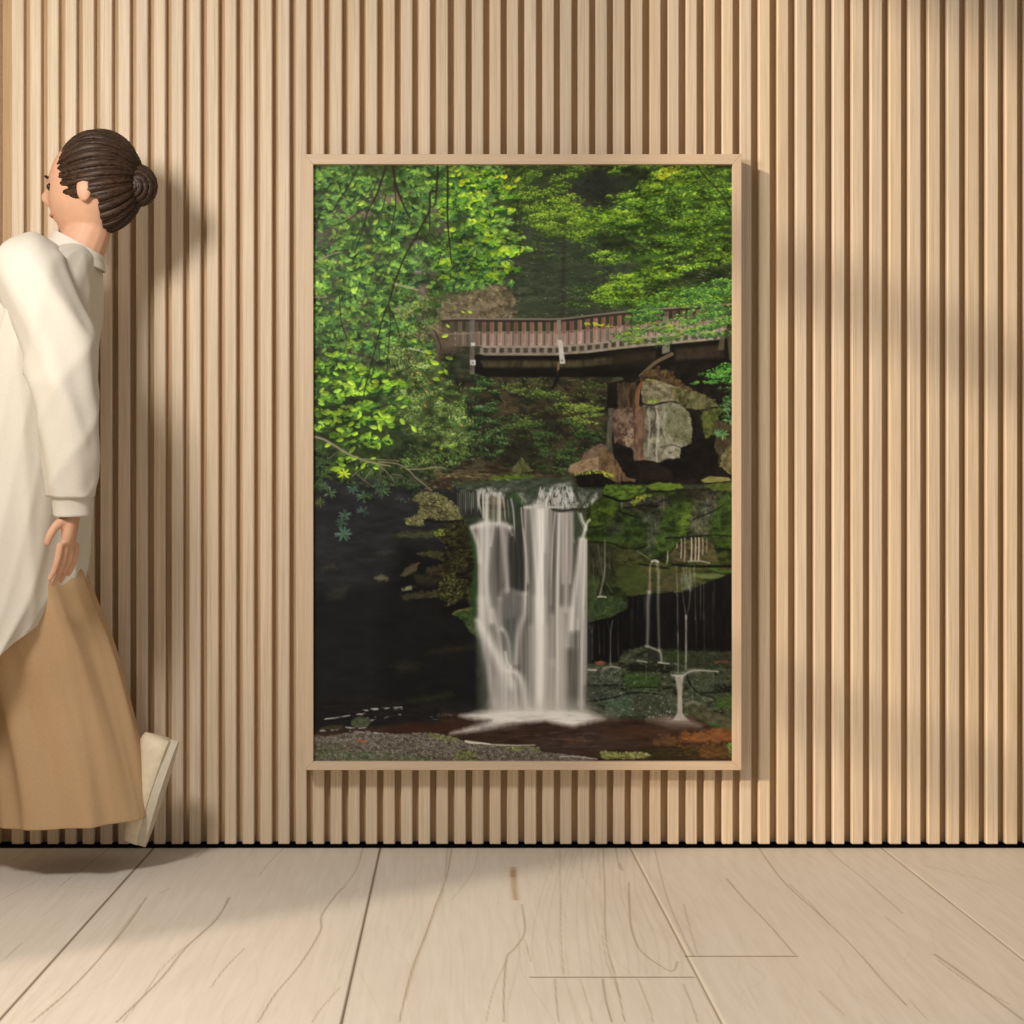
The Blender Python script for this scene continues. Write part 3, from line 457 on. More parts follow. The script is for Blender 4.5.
    poly(N([(500, 625), (600, 612), (740, 625), (800, 660), (640, 655)]), [(120, 108, 98), (170, 160, 150)], nz=(12, 2), seed=128, soft=9, a=.75)
    scatter(N([(460, 580), (640, 570), (640, 620), (460, 620)]), 24, (.8, 1.8), (.5, 1), (0, 40), [(190, 188, 176)], .6)
    # ---- main fall
    body = G([(165, 318), (250, 298), (385, 298), (440, 330), (465, 215), (610, 215), (765, 235), (765, 300), (790, 380), (836, 395), (836, 1000), (832, 1300), (826, 1352), (300, 1352), (268, 1150), (214, 860), (218, 440)])
    poly(body, [(70, 66, 60), (104, 98, 90), (132, 126, 116)], nz=(2.6, 120), seed=130, soft=2.4, a=.96)
    poly(G([(395, 330), (470, 300), (480, 520), (480, 700), (400, 690), (385, 480)]), [(34, 34, 32), (56, 54, 50)], nz=(2, 40), seed=131, soft=4, a=.92)
    poly(G([(760, 240), (800, 240), (830, 300), (800, 400), (780, 440), (762, 380)]), [(44, 58, 40), (66, 78, 58)], nz=(2, 5), seed=132, soft=2, a=.95)
    poly(G([(755, 420), (790, 400), (770, 560), (750, 660)]), [(56, 56, 44), (76, 74, 62)], nz=(2, 30), seed=133, soft=3, a=.8)
    poly(G([(90, 130), (225, 118), (240, 290), (150, 290), (110, 240)]), [(26, 30, 24), (48, 52, 42)], nz=(2, 9), seed=134, soft=2)
    poly(G([(365, 140), (470, 200), (480, 330), (390, 320)]), [(36, 50, 34), (58, 66, 52)], nz=(2, 9), seed=135, soft=2.4)
    for x in range(100, 215, 11): stroke(G([(x, 130+rng.uniform(-6, 6)), (x+2, 200), (x+1, rng.uniform(220, 275))]), 1.0, .8, (170, 172, 162), rng.uniform(.25, .6), fade=.4)
    stroke(G([(150, 285), (215, 278), (250, 292)]), 4, 3, (48, 66, 42), .6)
    for q, w0, w1, a, c in (
        ([(228, 120), (222, 180), (238, 262)], 2.4, 1.4, .7, WH), ([(215, 130), (218, 240)], 1.6, 1, .6, WH), ([(245, 125), (248, 270)], 2.6, 2.2, .75, WH),
        ([(268, 140), (264, 300)], 5.5, 5, .8, WH), ([(305, 130), (303, 300)], 4, 4, .62, (180, 172, 162)), ([(335, 140), (335, 300)], 5, 4.4, .8, WH), ([(358, 150), (368, 230), (372, 300)], 2, 1.4, .5, WH),
        ([(404, 165), (418, 240), (428, 420)], 2, 1.4, .55, WH), ([(385, 170), (395, 300)], 1.2, 1, .3, WH),
        ([(190, 322), (260, 310), (350, 310), (400, 326)], 6, 5.5, .6, WH), ([(180, 330), (212, 420), (228, 520)], 4.5, 5, .5, WH),
        ([(236, 310), (236, 480), (236, 900)], 8, 7, .6, WH), ([(270, 300), (268, 460), (262, 640), (290, 860)], 9, 7, .85, (200, 194, 184)), ([(300, 330), (290, 430)], 5, 3, .5, WH),
        ([(350, 310), (366, 420), (376, 560), (386, 690)], 7, 4, .62, (176, 170, 162)), ([(395, 330), (410, 370)], 4, 3, .4, WH),
        ([(462, 215), (470, 320), (488, 480), (488, 700), (478, 853)], 1.6, 2, .65, WH), ([(485, 222), (490, 420), (500, 640)], 3.4, 3, .6, (180, 172, 162)),
        ([(520, 225), (535, 420), (552, 640), (560, 900), (562, 1360)], 4.4, 5, .6, (190, 182, 170)),
        ([(570, 222), (570, 420), (572, 640), (574, 900), (572, 1360)], 15, 8, .95, (232, 228, 216)),
        ([(600, 228), (590, 460)], 5, 4, .5, WH), ([(635, 240), (632, 460), (630, 760)], 3, 3, .4, (180, 170, 158)), ([(655, 245), (640, 420), (632, 700)], 1.6, 1.2, .5, WH),
        ([(680, 250), (674, 480), (668, 760), (668, 1360)], 4, 4.4, .8, WH), ([(700, 250), (700, 640)], 4, 4, .6, (190, 180, 168)), ([(722, 250), (720, 500), (716, 800)], 5, 5, .7, (196, 188, 176)), ([(745, 250), (744, 480), (738, 640)], 5, 4, .65, (180, 172, 160)),
        ([(800, 250), (812, 290), (826, 320), (822, 350), (812, 385)], 2.6, 4, .75, WH), ([(852, 284), (838, 300), (828, 340)], 2.6, 3, .75, WH), ([(785, 240), (800, 290), (818, 340)], 1.6, 1.4, .4, WH),
        ([(800, 396), (786, 560), (762, 760), (752, 900)], 5, 8, .75, WH), ([(824, 396), (820, 600), (812, 860), (806, 1360)], 4.4, 5, .7, WH), ([(808, 396), (800, 640), (785, 900)], 3, 5, .55, WH), ([(834, 400), (834, 860), (832, 1300)], 1.2, 1.4, .5, WH)):
        stroke(G(q), w0, w1, c, a, gauss=True, mod=.82+.3*nf(1.6, 60, 140, 2), fade=.3 if max(w0, w1) < 2.5 else 0)
    # foam that slides over the lip
    fo = .25+1.3*nf(1.6, 3, 141, 3)
    fo = np.clip((fo-.35)*1.05, 0, .85)
    for q, a in (([(560, 175), (590, 130), (640, 90), (690, 72), (742, 70), (760, 130), (796, 205), (790, 218), (480, 222), (478, 205)], .95), ([(205, 112), (250, 100), (300, 98), (330, 118), (372, 138), (360, 160), (220, 140)], .95), ([(430, 118), (480, 130), (500, 180), (470, 200), (450, 150)], .6), ([(340, 108), (390, 100), (395, 112), (350, 118)], .8), ([(780, 120), (850, 125), (830, 190), (800, 200)], .45), ([(808, 215), (845, 185), (870, 150), (890, 130), (898, 150), (870, 190), (830, 220)], 1)):
        poly(G(q), [(150, 152, 142), (204, 202, 192)], nz=(2, 2), seed=142, soft=3, a=a, mask=fo)
    for k in range(46):
        x = rng.uniform(560, 760); y = rng.uniform(90, 190); s = (x-660)/330
        stroke(G([(x, y), (x+s*26, y+24), (x+s*40, y+40)]), 1.4, 1.2, (214, 212, 202), rng.uniform(.25, .6))
    stroke(G([(640, 225), (700, 234), (765, 222), (840, 222)]), 2.4, 2, (40, 48, 34), .8); stroke(G([(480, 212), (620, 210), (700, 214)]), 2.4, 2, (188, 182, 170), .7)
    # lower half of the fall
    poly(P([(346, 0), (352, -60), (395, -95), (470, -90), (478, 20), (450, 90), (432, 200), (436, 310), (400, 300), (370, 200), (350, 100)]), [(84, 83, 78), (112, 109, 102)], nz=(3, 60), seed=143, soft=4, a=.95)
    poly(P([(360, 60), (430, 40), (440, 110), (425, 300), (408, 300), (380, 160)]), [(64, 70, 62), (90, 94, 86)], nz=(3, 40), seed=144, soft=6, a=.8)
    for q, w0, w1, a, c in (
        ([(342, -70), (362, -110), (400, -116), (470, -96), (490, -96)], 5.5, 5.0, .34, (176, 172, 164)), ([(340, -60), (336, 20), (345, 110)], 6, 6, .38, WH), ([(484, -90), (480, 20), (455, 95), (440, 180), (430, 300)], 6.5, 7, .45, WH),
        ([(350, 105), (372, 130), (392, 200), (402, 320)], 4, 5, .5, (206, 200, 190)), ([(300, 0), (330, 120), (350, 240), (372, 330)], 5, 6, .45, WH),
        ([(214, 60), (250, 130), (300, 220), (350, 330), (370, 560)], 6.5, 12, .62, (226, 221, 210)), ([(225, 100), (260, 260), (290, 420), (310, 570)], 9, 13, .62, (190, 184, 174)), ([(240, -60), (262, 100), (320, 260), (400, 420)], 11, 12, .5, WH),
        ([(372, 240), (384, 300), (404, 330)], 3, 3, .6, WH), ([(375, 342), (430, 356), (468, 420), (490, 570)], 6, 10, .85, (206, 200, 190)), ([(392, 350), (420, 450), (424, 560)], 6, 11, .6, WH), ([(340, 400), (350, 560)], 13, 14, .5, (170, 164, 156)),
        ([(562, -60), (566, 200), (566, 570)], 12, 13, .72, (226, 221, 209)), ([(600, 100), (604, 560)], 8, 10, .5, (188, 180, 168)), ([(640, 300), (644, 570)], 10, 10, .6, (190, 183, 172)), ([(640, 40), (640, 300)], 8, 8, .55, (180, 172, 160)), ([(692, 0), (694, 300), (690, 570)], 9, 13, .7, (198, 190, 178)), ([(740, 0), (730, 200)], 8, 8, .5, WH), ([(520, 100), (515, 400), (522, 570)], 8, 12, .45, (186, 180, 168)), ([(786, 50), (786, 540)], 1.6, 2.4, .4, WH), ([(822, 0), (825, 160), (822, 420)], 2.4, 3, .4, WH)):
        stroke(P(q), w0, w1, c, a, gauss=True, mod=.8+.3*nf(1.8, 80, 145, 2))
    poly(P([(745, 230), (785, 230), (785, 560), (735, 560)]), [(84, 78, 68), (110, 102, 92)], nz=(2, 60), seed=146, soft=7, a=.6)
    poly(P([(830, 0), (862, 0), (870, 560), (810, 580)]), [(70, 72, 62), (90, 92, 80)], nz=(2, 60), seed=147, soft=8, a=.35)
    poly(P([(225, 180), (262, 300), (280, 560), (220, 570), (214, 300)]), [(70, 70, 66), (100, 98, 92)], nz=(2, 50), seed=148, soft=9, a=.4)
    poly(P([(110, 602), (220, 580), (330, 572), (500, 560), (700, 566), (830, 575), (940, 618), (850, 640), (760, 662), (680, 650), (600, 632), (480, 640), (380, 652), (300, 672), (180, 690), (60, 702), (200, 660), (290, 628), (200, 622)]), [(196, 190, 178), (228, 223, 212), (236, 231, 220)], nz=(16, 1.4), seed=149, soft=6, rag=.5, a=.93)
    poly(P([(300, 520), (820, 520), (900, 600), (240, 600)]), [(178, 170, 158), (198, 191, 180)], nz=(8, 6), seed=150, soft=14, a=.5)
    poly(P([(200, 640), (450, 655), (430, 672), (230, 690)]), [(96, 86, 80), (130, 120, 112)], nz=(18, 1.5), seed=151, soft=6, a=.45)
    scatter(P([(-60, 590), (60, 590), (80, 620), (-40, 625)]), 22, (1.5, 4), (.3, .5), (-10, 20), [(90, 92, 96), (70, 70, 74)], .55)
    poly(P([(820, 560), (1000, 560), (1010, 630), (860, 640)]), [(110, 104, 94), (140, 132, 122)], nz=(8, 6), seed=152, soft=12, a=.32)
    for k in range(26):
        x = rng.uniform(420, 880); y = rng.uniform(690, 790); stroke(P([(x, y), (x+rng.uniform(30, 110), y-rng.uniform(0, 8))]), 1.1, .7, (128, 108, 96), rng.uniform(.1, .28))
    # ---- foreground shelf
    fg = [(300, 734), (325, 736), (345, 733), (368, 731), (395, 734.5), (412, 733), (428, 732.5), (447, 735), (457, 738), (466, 742.5), (482, 744), (500, 744.5), (540, 747), (538, 751), (562, 754), (590, 757), (600, 764), (600, 780), (300, 780)]
    poly(fg, [(66, 58, 48), (98, 90, 78), (124, 114, 102)], nz=(3, 2), seed=155, soft=1.2, rag=1, grain=.2)
    scatter(fg, 900, (.8, 2.2), (.4, .9), (0, 40), [(60, 52, 44), (138, 126, 114), (110, 100, 88), (88, 92, 60), (150, 140, 126)], .6)
    for q, n, pal in (([(316, 750), (345, 752), (390, 752), (430, 756), (430, 763), (316, 763)], 520, [(70, 104, 46), (52, 78, 34), (92, 124, 60), (60, 66, 40)]), ([(316, 742), (352, 744), (350, 752), (316, 752)], 160, [(84, 86, 54), (66, 70, 42)]), ([(424, 733), (446, 735), (464, 741), (455, 743), (430, 737)], 120, [(104, 116, 50), (76, 88, 36), (130, 136, 64)]), ([(455, 750), (475, 752), (480, 763), (455, 763)], 160, [(96, 116, 34), (120, 136, 44), (60, 70, 26)]), ([(500, 745), (540, 748), (540, 753), (505, 751)], 110, [(112, 126, 48), (86, 96, 38), (140, 146, 74)])):
        scatter(q, n, (1, 2.6), (.4, .7), (0, 40), pal, .75)
    poly(N([(228, 808), (260, 800), (330, 812), (420, 805), (500, 815), (520, 828), (470, 845), (300, 852), (235, 842)]), [(72, 70, 36), (112, 112, 58), (150, 150, 96)], nz=(3, 1.6), seed=157, soft=1.4, rag=1.2)
    scatter(N([(232, 808), (420, 806), (515, 825), (300, 845)]), 120, (.8, 2), (.5, .9), (0, 40), [(170, 168, 120), (80, 84, 36), (120, 130, 60)], .7)
    stroke(T(310, 600, 6.02, [(935, 850), (970, 860), (1030, 862), (1080, 868)]), 1.8, 1.4, (214, 206, 184), .9); stroke(P([(150, 745), (200, 752), (290, 764), (420, 770), (540, 768)]), 1.8, 1.0, (206, 198, 176), .7)
    stroke(N([(0, 835), (60, 832), (130, 838), (210, 848)]), 1.4, 1.2, (180, 172, 158), .8)
    for q, w in (([(90, 716), (160, 708), (240, 694)], 1.3), ([(320, 664), (400, 656), (470, 652), (552, 646)], 2), ([(285, 690), (330, 684)], 2), ([(450, 712), (500, 696), (545, 690)], 1.3), ([(60, 786), (130, 784), (200, 778)], 1.5), ([(215, 768), (280, 772), (340, 766)], 1.6), ([(345, 708), (378, 724), (395, 704)], 1.8), ([(240, 790), (330, 796), (430, 802), (500, 806)], 1.3), ([(480, 660), (556, 656)], 1.2)):
        stroke(T(310, 600, 6.02, q), w*1.2, w*.8, (170, 168, 162), .9, mod=np.clip(nf(5, 2, 160, 2)*2.2-.5, 0, 1))
    poly(T(310, 600, 6.02, [(238, 745), (262, 715), (300, 698), (345, 708), (372, 735), (340, 765), (270, 768)]), [(50, 58, 38), (84, 92, 62)], nz=(3, 2), seed=158, soft=1.2, rag=.8)
    poly(T(310, 600, 6.02, [(60, 770), (120, 755), (200, 752), (200, 775), (70, 782)]), [(56, 50, 30), (84, 70, 44)], nz=(3, 2), seed=159, soft=1.4, a=.8)
    stroke(T(310, 600, 6.02, [(290, 846), (345, 852)]), 2.2, 1.6, (170, 84, 48), .8)
    scatter(N([(950, 750), (995, 740), (995, 840), (960, 830)]), 30, (2, 4), (.4, .6), (60, 20), [(44, 96, 34), (70, 130, 50)], .85)
    # ---- left canopy
    can = [(312, 163), (540, 163), (520, 185), (505, 215), (520, 250), (508, 262), (510, 285), (490, 292), (450, 290), (430, 310), (425, 340), (440, 365), (440, 420), (420, 470), (390, 478), (350, 490), (312, 480)]
    back = [(312, 163), (470, 163), (500, 200), (500, 280), (440, 300), (430, 340), (450, 380), (455, 450), (420, 472), (312, 480)]
    poly(back, [(34, 52, 26), (56, 84, 34), (74, 106, 44)], nz=(8, 7), seed=170, soft=7, rag=7)
    for q, c in (([(314, 232), (345, 225), (350, 262), (318, 268)], [(66, 66, 48), (104, 102, 80)]), ([(345, 205), (400, 190), (395, 212), (350, 218)], [(110, 92, 70), (138, 120, 96)]), ([(428, 205), (446, 205), (446, 235), (430, 232)], [(86, 84, 64), (110, 106, 86)]), ([(412, 240), (424, 240), (424, 300), (414, 300)], [(104, 104, 92), (132, 130, 118)]), ([(345, 305), (368, 300), (366, 330), (345, 325)], [(82, 60, 44), (108, 84, 62)]), ([(314, 262), (340, 258), (334, 275), (314, 280)], [(86, 84, 60), (118, 110, 84)]), ([(392, 280), (430, 285), (420, 330), (402, 325)], [(92, 84, 62), (124, 112, 86)]), ([(414, 330), (450, 325), (460, 350), (430, 365)], [(72, 60, 46), (104, 88, 68)]), ([(330, 385), (360, 380), (362, 400), (340, 402)], [(44, 46, 36), (70, 66, 50)]), ([(355, 400), (395, 398), (392, 415), (360, 414)], [(40, 38, 26), (66, 62, 44)])):
        poly(q, c, nz=(4, 3), seed=171, soft=5, rag=5, a=.85)
    dkg = [(36, 66, 32), (42, 78, 38), (34, 62, 38)]; mdg = [(66, 116, 46), (74, 126, 50), (58, 106, 50), (84, 134, 56)]; ltg = [(108, 164, 54), (126, 178, 58), (146, 188, 52), (96, 152, 60)]
    clumps([(312, 163), (500, 163), (505, 215), (505, 285), (460, 290), (420, 280), (400, 290), (312, 300)], 240, 22, 11, 17, (4, 9), (.38, .6), (-20, 45), dkg, mdg, ltg, .86)
    clumps([(312, 275), (400, 275), (425, 310), (430, 360), (410, 380), (312, 400)], 180, 20, 10, 17, (3.5, 8), (.38, .6), (-10, 45), dkg, mdg, ltg, .86)
    scatter([(455, 170), (520, 178), (505, 200), (470, 196)], 60, (4, 8), (.4, .6), (-10, 25), [(170, 200, 30), (150, 190, 34), (124, 170, 36), (196, 200, 30)], .92)
    clumps([(440, 165), (520, 172), (505, 230), (520, 258), (508, 285), (470, 290), (440, 285)], 60, 18, 9, 16, (4, 8), (.4, .6), (-5, 30), [(34, 72, 28)], [(80, 138, 36), (92, 150, 34)], [(140, 194, 36), (156, 202, 36), (168, 204, 40)], .9)
    clumps([(490, 225), (515, 232), (532, 248), (525, 255), (500, 245)], 10, 14, 6, 14, (3, 6), (.4, .55), (14, 20), [(44, 84, 34)], [(100, 156, 46)], [(150, 196, 64)], .88)
    mottle([(300, 150), (525, 150), (520, 290), (440, 300), (430, 400), (300, 400)], .76, 1.12, 12, 9, 181, tint=(.98, .97, 1.0))
    for k in range(70):
        x = rng.uniform(314, 445); y = rng.uniform(175, 400); r = rng.uniform(3, 8)
        poly([(x-r, y-r*.5), (x+r*.3, y-r), (x+r, y), (x+r*.2, y+r*.8), (x-r*.8, y+r*.4)], [(40, 46, 32), (92, 84, 64)], nz=(3, 2), seed=172, soft=3, rag=3, a=rng.uniform(.3, .7))
    scatter([(314, 170), (500, 170), (500, 280), (430, 300), (430, 400), (314, 400)], 520, (3.5, 7.5), (.4, .6), (-15, 45), [(112, 164, 58), (92, 144, 52), (76, 126, 48), (60, 104, 44)], .85)
    # fine willow-like bush
    bush = [(395, 345), (430, 360), (450, 380), (466, 410), (472, 440), (460, 462), (430, 470), (400, 465), (380, 440), (380, 400), (385, 370)]
    poly(bush, [(44, 62, 30), (74, 96, 46), (100, 122, 62)], nz=(5, 5), seed=175, soft=6, rag=5)
    clumps(bush, 170, 14, 9, 28, (1.8, 4), (.28, .42), (-30, 60), [(44, 66, 32), (56, 82, 38)], [(96, 132, 58), (110, 146, 64), (84, 122, 54)], [(154, 186, 92), (172, 198, 116), (138, 176, 76)], .9)
    clumps([(400, 290), (435, 300), (425, 350), (440, 365), (405, 365), (398, 320)], 26, 14, 9, 22, (1.8, 4), (.28, .42), (20, 60), [(56, 60, 36)], [(96, 112, 56), (110, 116, 70)], [(148, 164, 80), (136, 140, 100)], .75)
    scatter(bush, 24, (2, 3.4), (.5, .8), (0, 60), [(214, 140, 60), (200, 170, 60)], .85)
    poly([(372, 432), (400, 425), (440, 440), (430, 458), (390, 462), (370, 452)], [(24, 34, 20), (46, 58, 32)], nz=(4, 4), seed=176, soft=8, rag=5, a=.7)
    clumps([(400, 448), (430, 442), (470, 450), (462, 468), (420, 466), (396, 460)], 22, 14, 8, 18, (2.6, 5), (.3, .45), (20, 60), [(30, 48, 26)], [(62, 96, 40), (78, 112, 48)], [(120, 160, 60)], .85)
    # lower left bright sprig leaves
    ll = [(314, 360), (330, 352), (372, 370), (400, 372), (410, 400), (395, 430), (385, 450), (375, 466), (355, 470), (340, 465), (330, 440), (314, 440)]
    poly([(314, 380), (400, 380), (400, 450), (314, 445)], [(26, 42, 24), (52, 72, 36)], nz=(5, 5), seed=177, soft=10, rag=4, a=.6)
    clumps(ll, 62, 20, 10, 13, (4.5, 8.5), (.42, .6), (-12, 34), [(40, 80, 28), (34, 66, 28)], [(84, 144, 36), (72, 130, 38), (100, 156, 40)], [(140, 196, 44), (156, 206, 48), (124, 184, 44)], .92)
    scatter(ll, 60, (5, 9), (.45, .6), (-8, 34), [(152, 206, 52), (164, 212, 56), (130, 192, 48)], .95)
    clumps([(314, 440), (345, 455), (400, 470), (450, 468), (440, 490), (380, 500), (314, 492)], 60, 15, 8, 20, (2.5, 5), (.3, .45), (10, 60), [(18, 26, 16)], [(34, 52, 28), (44, 62, 36)], [(70, 98, 50)], .75)
    whorl(344, 474, 7, 8, (172, 210, 40)); scatter([(330, 468), (342, 466), (340, 474), (332, 472)], 5, (6, 8), (.4, .5), (-14, 8), [(150, 196, 40)], .95)
    for (x, y, L, an) in ((338, 420, 10, 30), (351, 424, 8, -40), (340, 430, 9, 15), (381, 414, 8, 60), (386, 416, 10, 6), (380, 428, 8, 75), (414, 429, 8, 55), (441, 398, 6, 20), (363, 466, 8, -55), (337, 413, 10, 5), (326, 413, 9, 0), (449, 358, 8, 12), (436, 379, 8, 14), (441, 372, 6, -8), (435, 363, 9, 14), (428, 352, 8, 24), (446, 372, 7, 60), (328, 445, 8, -30), (340, 440, 8, -10), (355, 458, 8, -30), (376, 468, 6, 10), (445, 336, 7, -14), (448, 326, 5, 40), (470, 312, 5, 10), (463, 312, 4, 20)):
        leaf(x, y, L, .5, math.radians(an), jit((156, 204, 44), .05), .97)
    mottle([(300, 350), (470, 350), (475, 470), (300, 480)], .62, 1.08, 11, 9, 183)
    # twigs and branches
    B = lambda p: T(308, 160, 7.314, p); B2 = lambda p: T(308, 280, 7.314, p); dk = (40, 34, 24)
    for q, w0, w1, f in (([(575, 20), (545, 130), (490, 280), (440, 370), (400, 510), (340, 680)], 2.3, 1.1, B), ([(620, 20), (640, 170), (690, 310), (745, 425)], 2.8, 1.4, B), ([(630, 160), (642, 320), (618, 470), (600, 620)], 1.3, .8, B), ([(950, 20), (942, 200), (930, 320), (905, 345)], 1.9, 1.3, B), ([(930, 230), (892, 240), (886, 370), (800, 540), (712, 700), (640, 880), (600, 1020)], 2.4, 1.7, B), ([(890, 360), (890, 480), (870, 560), (790, 578), (680, 574)], 1.2, .8, B), ([(1018, 20), (1022, 200), (1020, 420), (1034, 600), (1050, 760)], 2.3, 1.4, B), ([(370, 50), (290, 200), (200, 340)], 1.5, .8, B), ([(440, 340), (360, 390), (270, 450), (190, 480)], 1.3, .7, B), ([(480, 160), (420, 260), (340, 350)], 1, .6, B), ([(570, 250), (540, 380)], 1.0, .7, B), ([(900, 540), (960, 610), (1020, 660)], 1.1, .8, B), ([(970, 690), (945, 780)], 1, .7, B),
                        ([(640, 0), (590, 170), (540, 300), (510, 440), (460, 620), (405, 850)], 1.7, 1.0, B2), ([(590, 180), (602, 300), (590, 480), (575, 720)], 1.2, .8, B2), ([(590, 190), (640, 300), (672, 420)], 1.2, .7, B2), ([(230, 80), (240, 280), (280, 420)], 1, .7, B2), ([(520, 470), (525, 620)], .9, .6, B2), ([(930, 380), (970, 480), (960, 540)], 1.2, .8, B2), ([(240, 300), (285, 440)], .9, .6, B2)):
        stroke(f(q), w0, w1, dk, .9)
    Z = lambda p: T(308, 380, 5.953, p)
    for q, w0, w1, c in (([(30, 335), (90, 352), (150, 385), (240, 440), (340, 480), (420, 500), (490, 512)], 2.6, 1.4, (150, 130, 104)), ([(420, 488), (520, 496), (590, 530), (640, 580), (690, 620), (735, 658)], 1.6, 1.1, (134, 118, 92)), ([(590, 532), (680, 530), (760, 518), (810, 525)], 1.6, 1, (138, 126, 96)), ([(430, 515), (480, 560), (515, 608)], 1.2, .8, (120, 104, 84)), ([(280, 552), (330, 595), (395, 640)], 1.2, .8, (104, 92, 74)), ([(118, 470), (160, 440), (192, 418)], 1.2, .8, (96, 84, 66)), ([(380, 530), (350, 575), (330, 600)], 1.1, .7, (130, 116, 92)), ([(640, 520), (700, 478)], 1, .7, (120, 104, 82)), ([(430, 530), (434, 600)], .9, .6, (100, 90, 70)), ([(260, 575), (310, 530)], 1, .7, (130, 112, 86)), ([(340, 470), (540, 480)], 1, .8, (134, 118, 94)), ([(500, 560), (560, 570)], .9, .6, (120, 108, 86)), ([(920, 480), (1030, 462)], .9, .6, (90, 84, 60)), ([(730, 470), (800, 560)], .8, .6, (110, 100, 70))):
        stroke(Z(q), w0, w1, c, .85)
    for q, w, c in (([(308, 264), (318, 260), (330, 255), (340, 252)], 1.4, (150, 134, 116)), ([(308, 297), (326, 297)], 1.2, (170, 140, 120)), ([(395, 284), (406, 287), (418, 290)], 1.8, (170, 150, 126)), ([(424, 320), (436, 330), (448, 334), (480, 332)], 1.0, (150, 134, 108)), ([(410, 348), (424, 352)], 1.4, (180, 176, 160))):
        stroke(q, w, w*.7, c, .8)
    # lens softness of the print
    k = (.11, .78, .11)
    D = C.copy(); D[1:-1] = k[0]*C[:-2]+k[1]*C[1:-1]+k[2]*C[2:]; E = D.copy(); E[:, 1:-1] = k[0]*D[:, :-2]+k[1]*D[:, 1:-1]+k[2]*D[:, 2:]
    g = E.mean(axis=2, keepdims=True); E = g+(E-g)*.90; E[..., 0] += .16*np.clip(E[..., 1]-E[..., 0], 0, 1); E[..., 2] -= .10*np.clip(E[..., 2]-E[..., 0], 0, 1)
    return np.clip(E, 0, 1)
# END PAINT
import bpy, bmesh
from mathutils import Vector
D = 3.41; F = 1422.2; S_ = D/F; PX = 455.0; PY = 512.0; CZ = .8056
col = bpy.context.scene.collection

def wp(px, py, d=0.0):
    """a point of the photo, at distance d in front of the slatted wall"""
    k = (D-d)/F
    return Vector(((px-PX)*k, -d, CZ-(py-PY)*k))
def fp(px, py):
    t = CZ*F/(py-PY)
    return ((px-PX)/F*t, -D+t)
def lin(c):
    return tuple(((v/255)/12.92 if v/255 <= .04045 else ((v/255+.055)/1.055)**2.4) for v in c)+(1,)

def link(name, me, mat=None, parent=None):
    o = bpy.data.objects.new(name, me); col.objects.link(o)
    if mat: me.materials.append(mat)
    if parent: o.parent = parent
    return o
def tag(o, label=None, cat=None, group=None, kind=None):
    for k, v in (('label', label), ('category', cat), ('group', group), ('kind', kind)):
        if v: o[k] = v
    return o
def boxes(name, L, mat, parent=None, bev=0, cols=None):
    bm = bmesh.new(); cl = bm.loops.layers.float_color.new('tone') if cols else None
    for i, (x0, x1, y0, y1, z0, z1) in enumerate(L):
        v = [bm.verts.new(p) for p in ((x0, y0, z0), (x1, y0, z0), (x1, y1, z0), (x0, y1, z0), (x0, y0, z1), (x1, y0, z1), (x1, y1, z1), (x0, y1, z1))]
        fs = [bm.faces.new([v[k] for k in f]) for f in ((0, 3, 2, 1), (4, 5, 6, 7), (0, 1, 5, 4), (1, 2, 6, 5), (2, 3, 7, 6), (3, 0, 4, 7))]
        if cols:
            for f in fs:
                for l in f.loops: l[cl] = cols[i]
    me = bpy.data.meshes.new(name); bm.to_mesh(me); bm.free()
    o = link(name, me, mat, parent)
    if bev:
        m = o.modifiers.new('bevel', 'BEVEL'); m.width = bev; m.segments = 1; m.limit_method = 'ANGLE'
    return o

def material(name, build):
    m = bpy.data.materials.new(name); m.use_nodes = True; nt = m.node_tree; b = nt.nodes['Principled BSDF']
    build(nt, b); return m
def N_(nt, t, **kw):
    n = nt.nodes.new(t)
    for k, v in kw.items():
        if k.startswith('i_'): n.inputs[k[2:].replace('_', ' ')].default_value = v
        else: setattr(n, k, v)
    return n
def grain(nt, scale, detail=4, rough=.6, dist=0, coord='Object'):
    tc = N_(nt, 'ShaderNodeTexCoord'); mp = N_(nt, 'ShaderNodeMapping'); mp.inputs['Scale'].default_value = scale
    no = N_(nt, 'ShaderNodeTexNoise'); no.inputs['Scale'].default_value = 1; no.inputs['Detail'].default_value = detail; no.inputs['Roughness'].default_value = rough; no.inputs['Distortion'].default_value = dist
    nt.links.new(tc.outputs[coord], mp.inputs[0]); nt.links.new(mp.outputs[0], no.inputs['Vector']); return no
def cramp(nt, src, stops):
    r = N_(nt, 'ShaderNodeValToRGB'); e = r.color_ramp.elements
    e[0].position, e[0].color = stops[0][0], stops[0][1]; e[1].position, e[1].color = stops[-1][0], stops[-1][1]
    for p, c in stops[1:-1]: n = e.new(p); n.color = c
    nt.links.new(src, r.inputs[0]); return r
def mixc(nt, a, b, fac, mode='MULTIPLY'):
    m = N_(nt, 'ShaderNodeMix', data_type='RGBA', blend_type=mode); m.inputs[0].default_value = fac
    nt.links.new(a, m.inputs[6])
    if isinstance(b, tuple): m.inputs[7].default_value = b
    else: nt.links.new(b, m.inputs[7])
    return m.outputs[2]

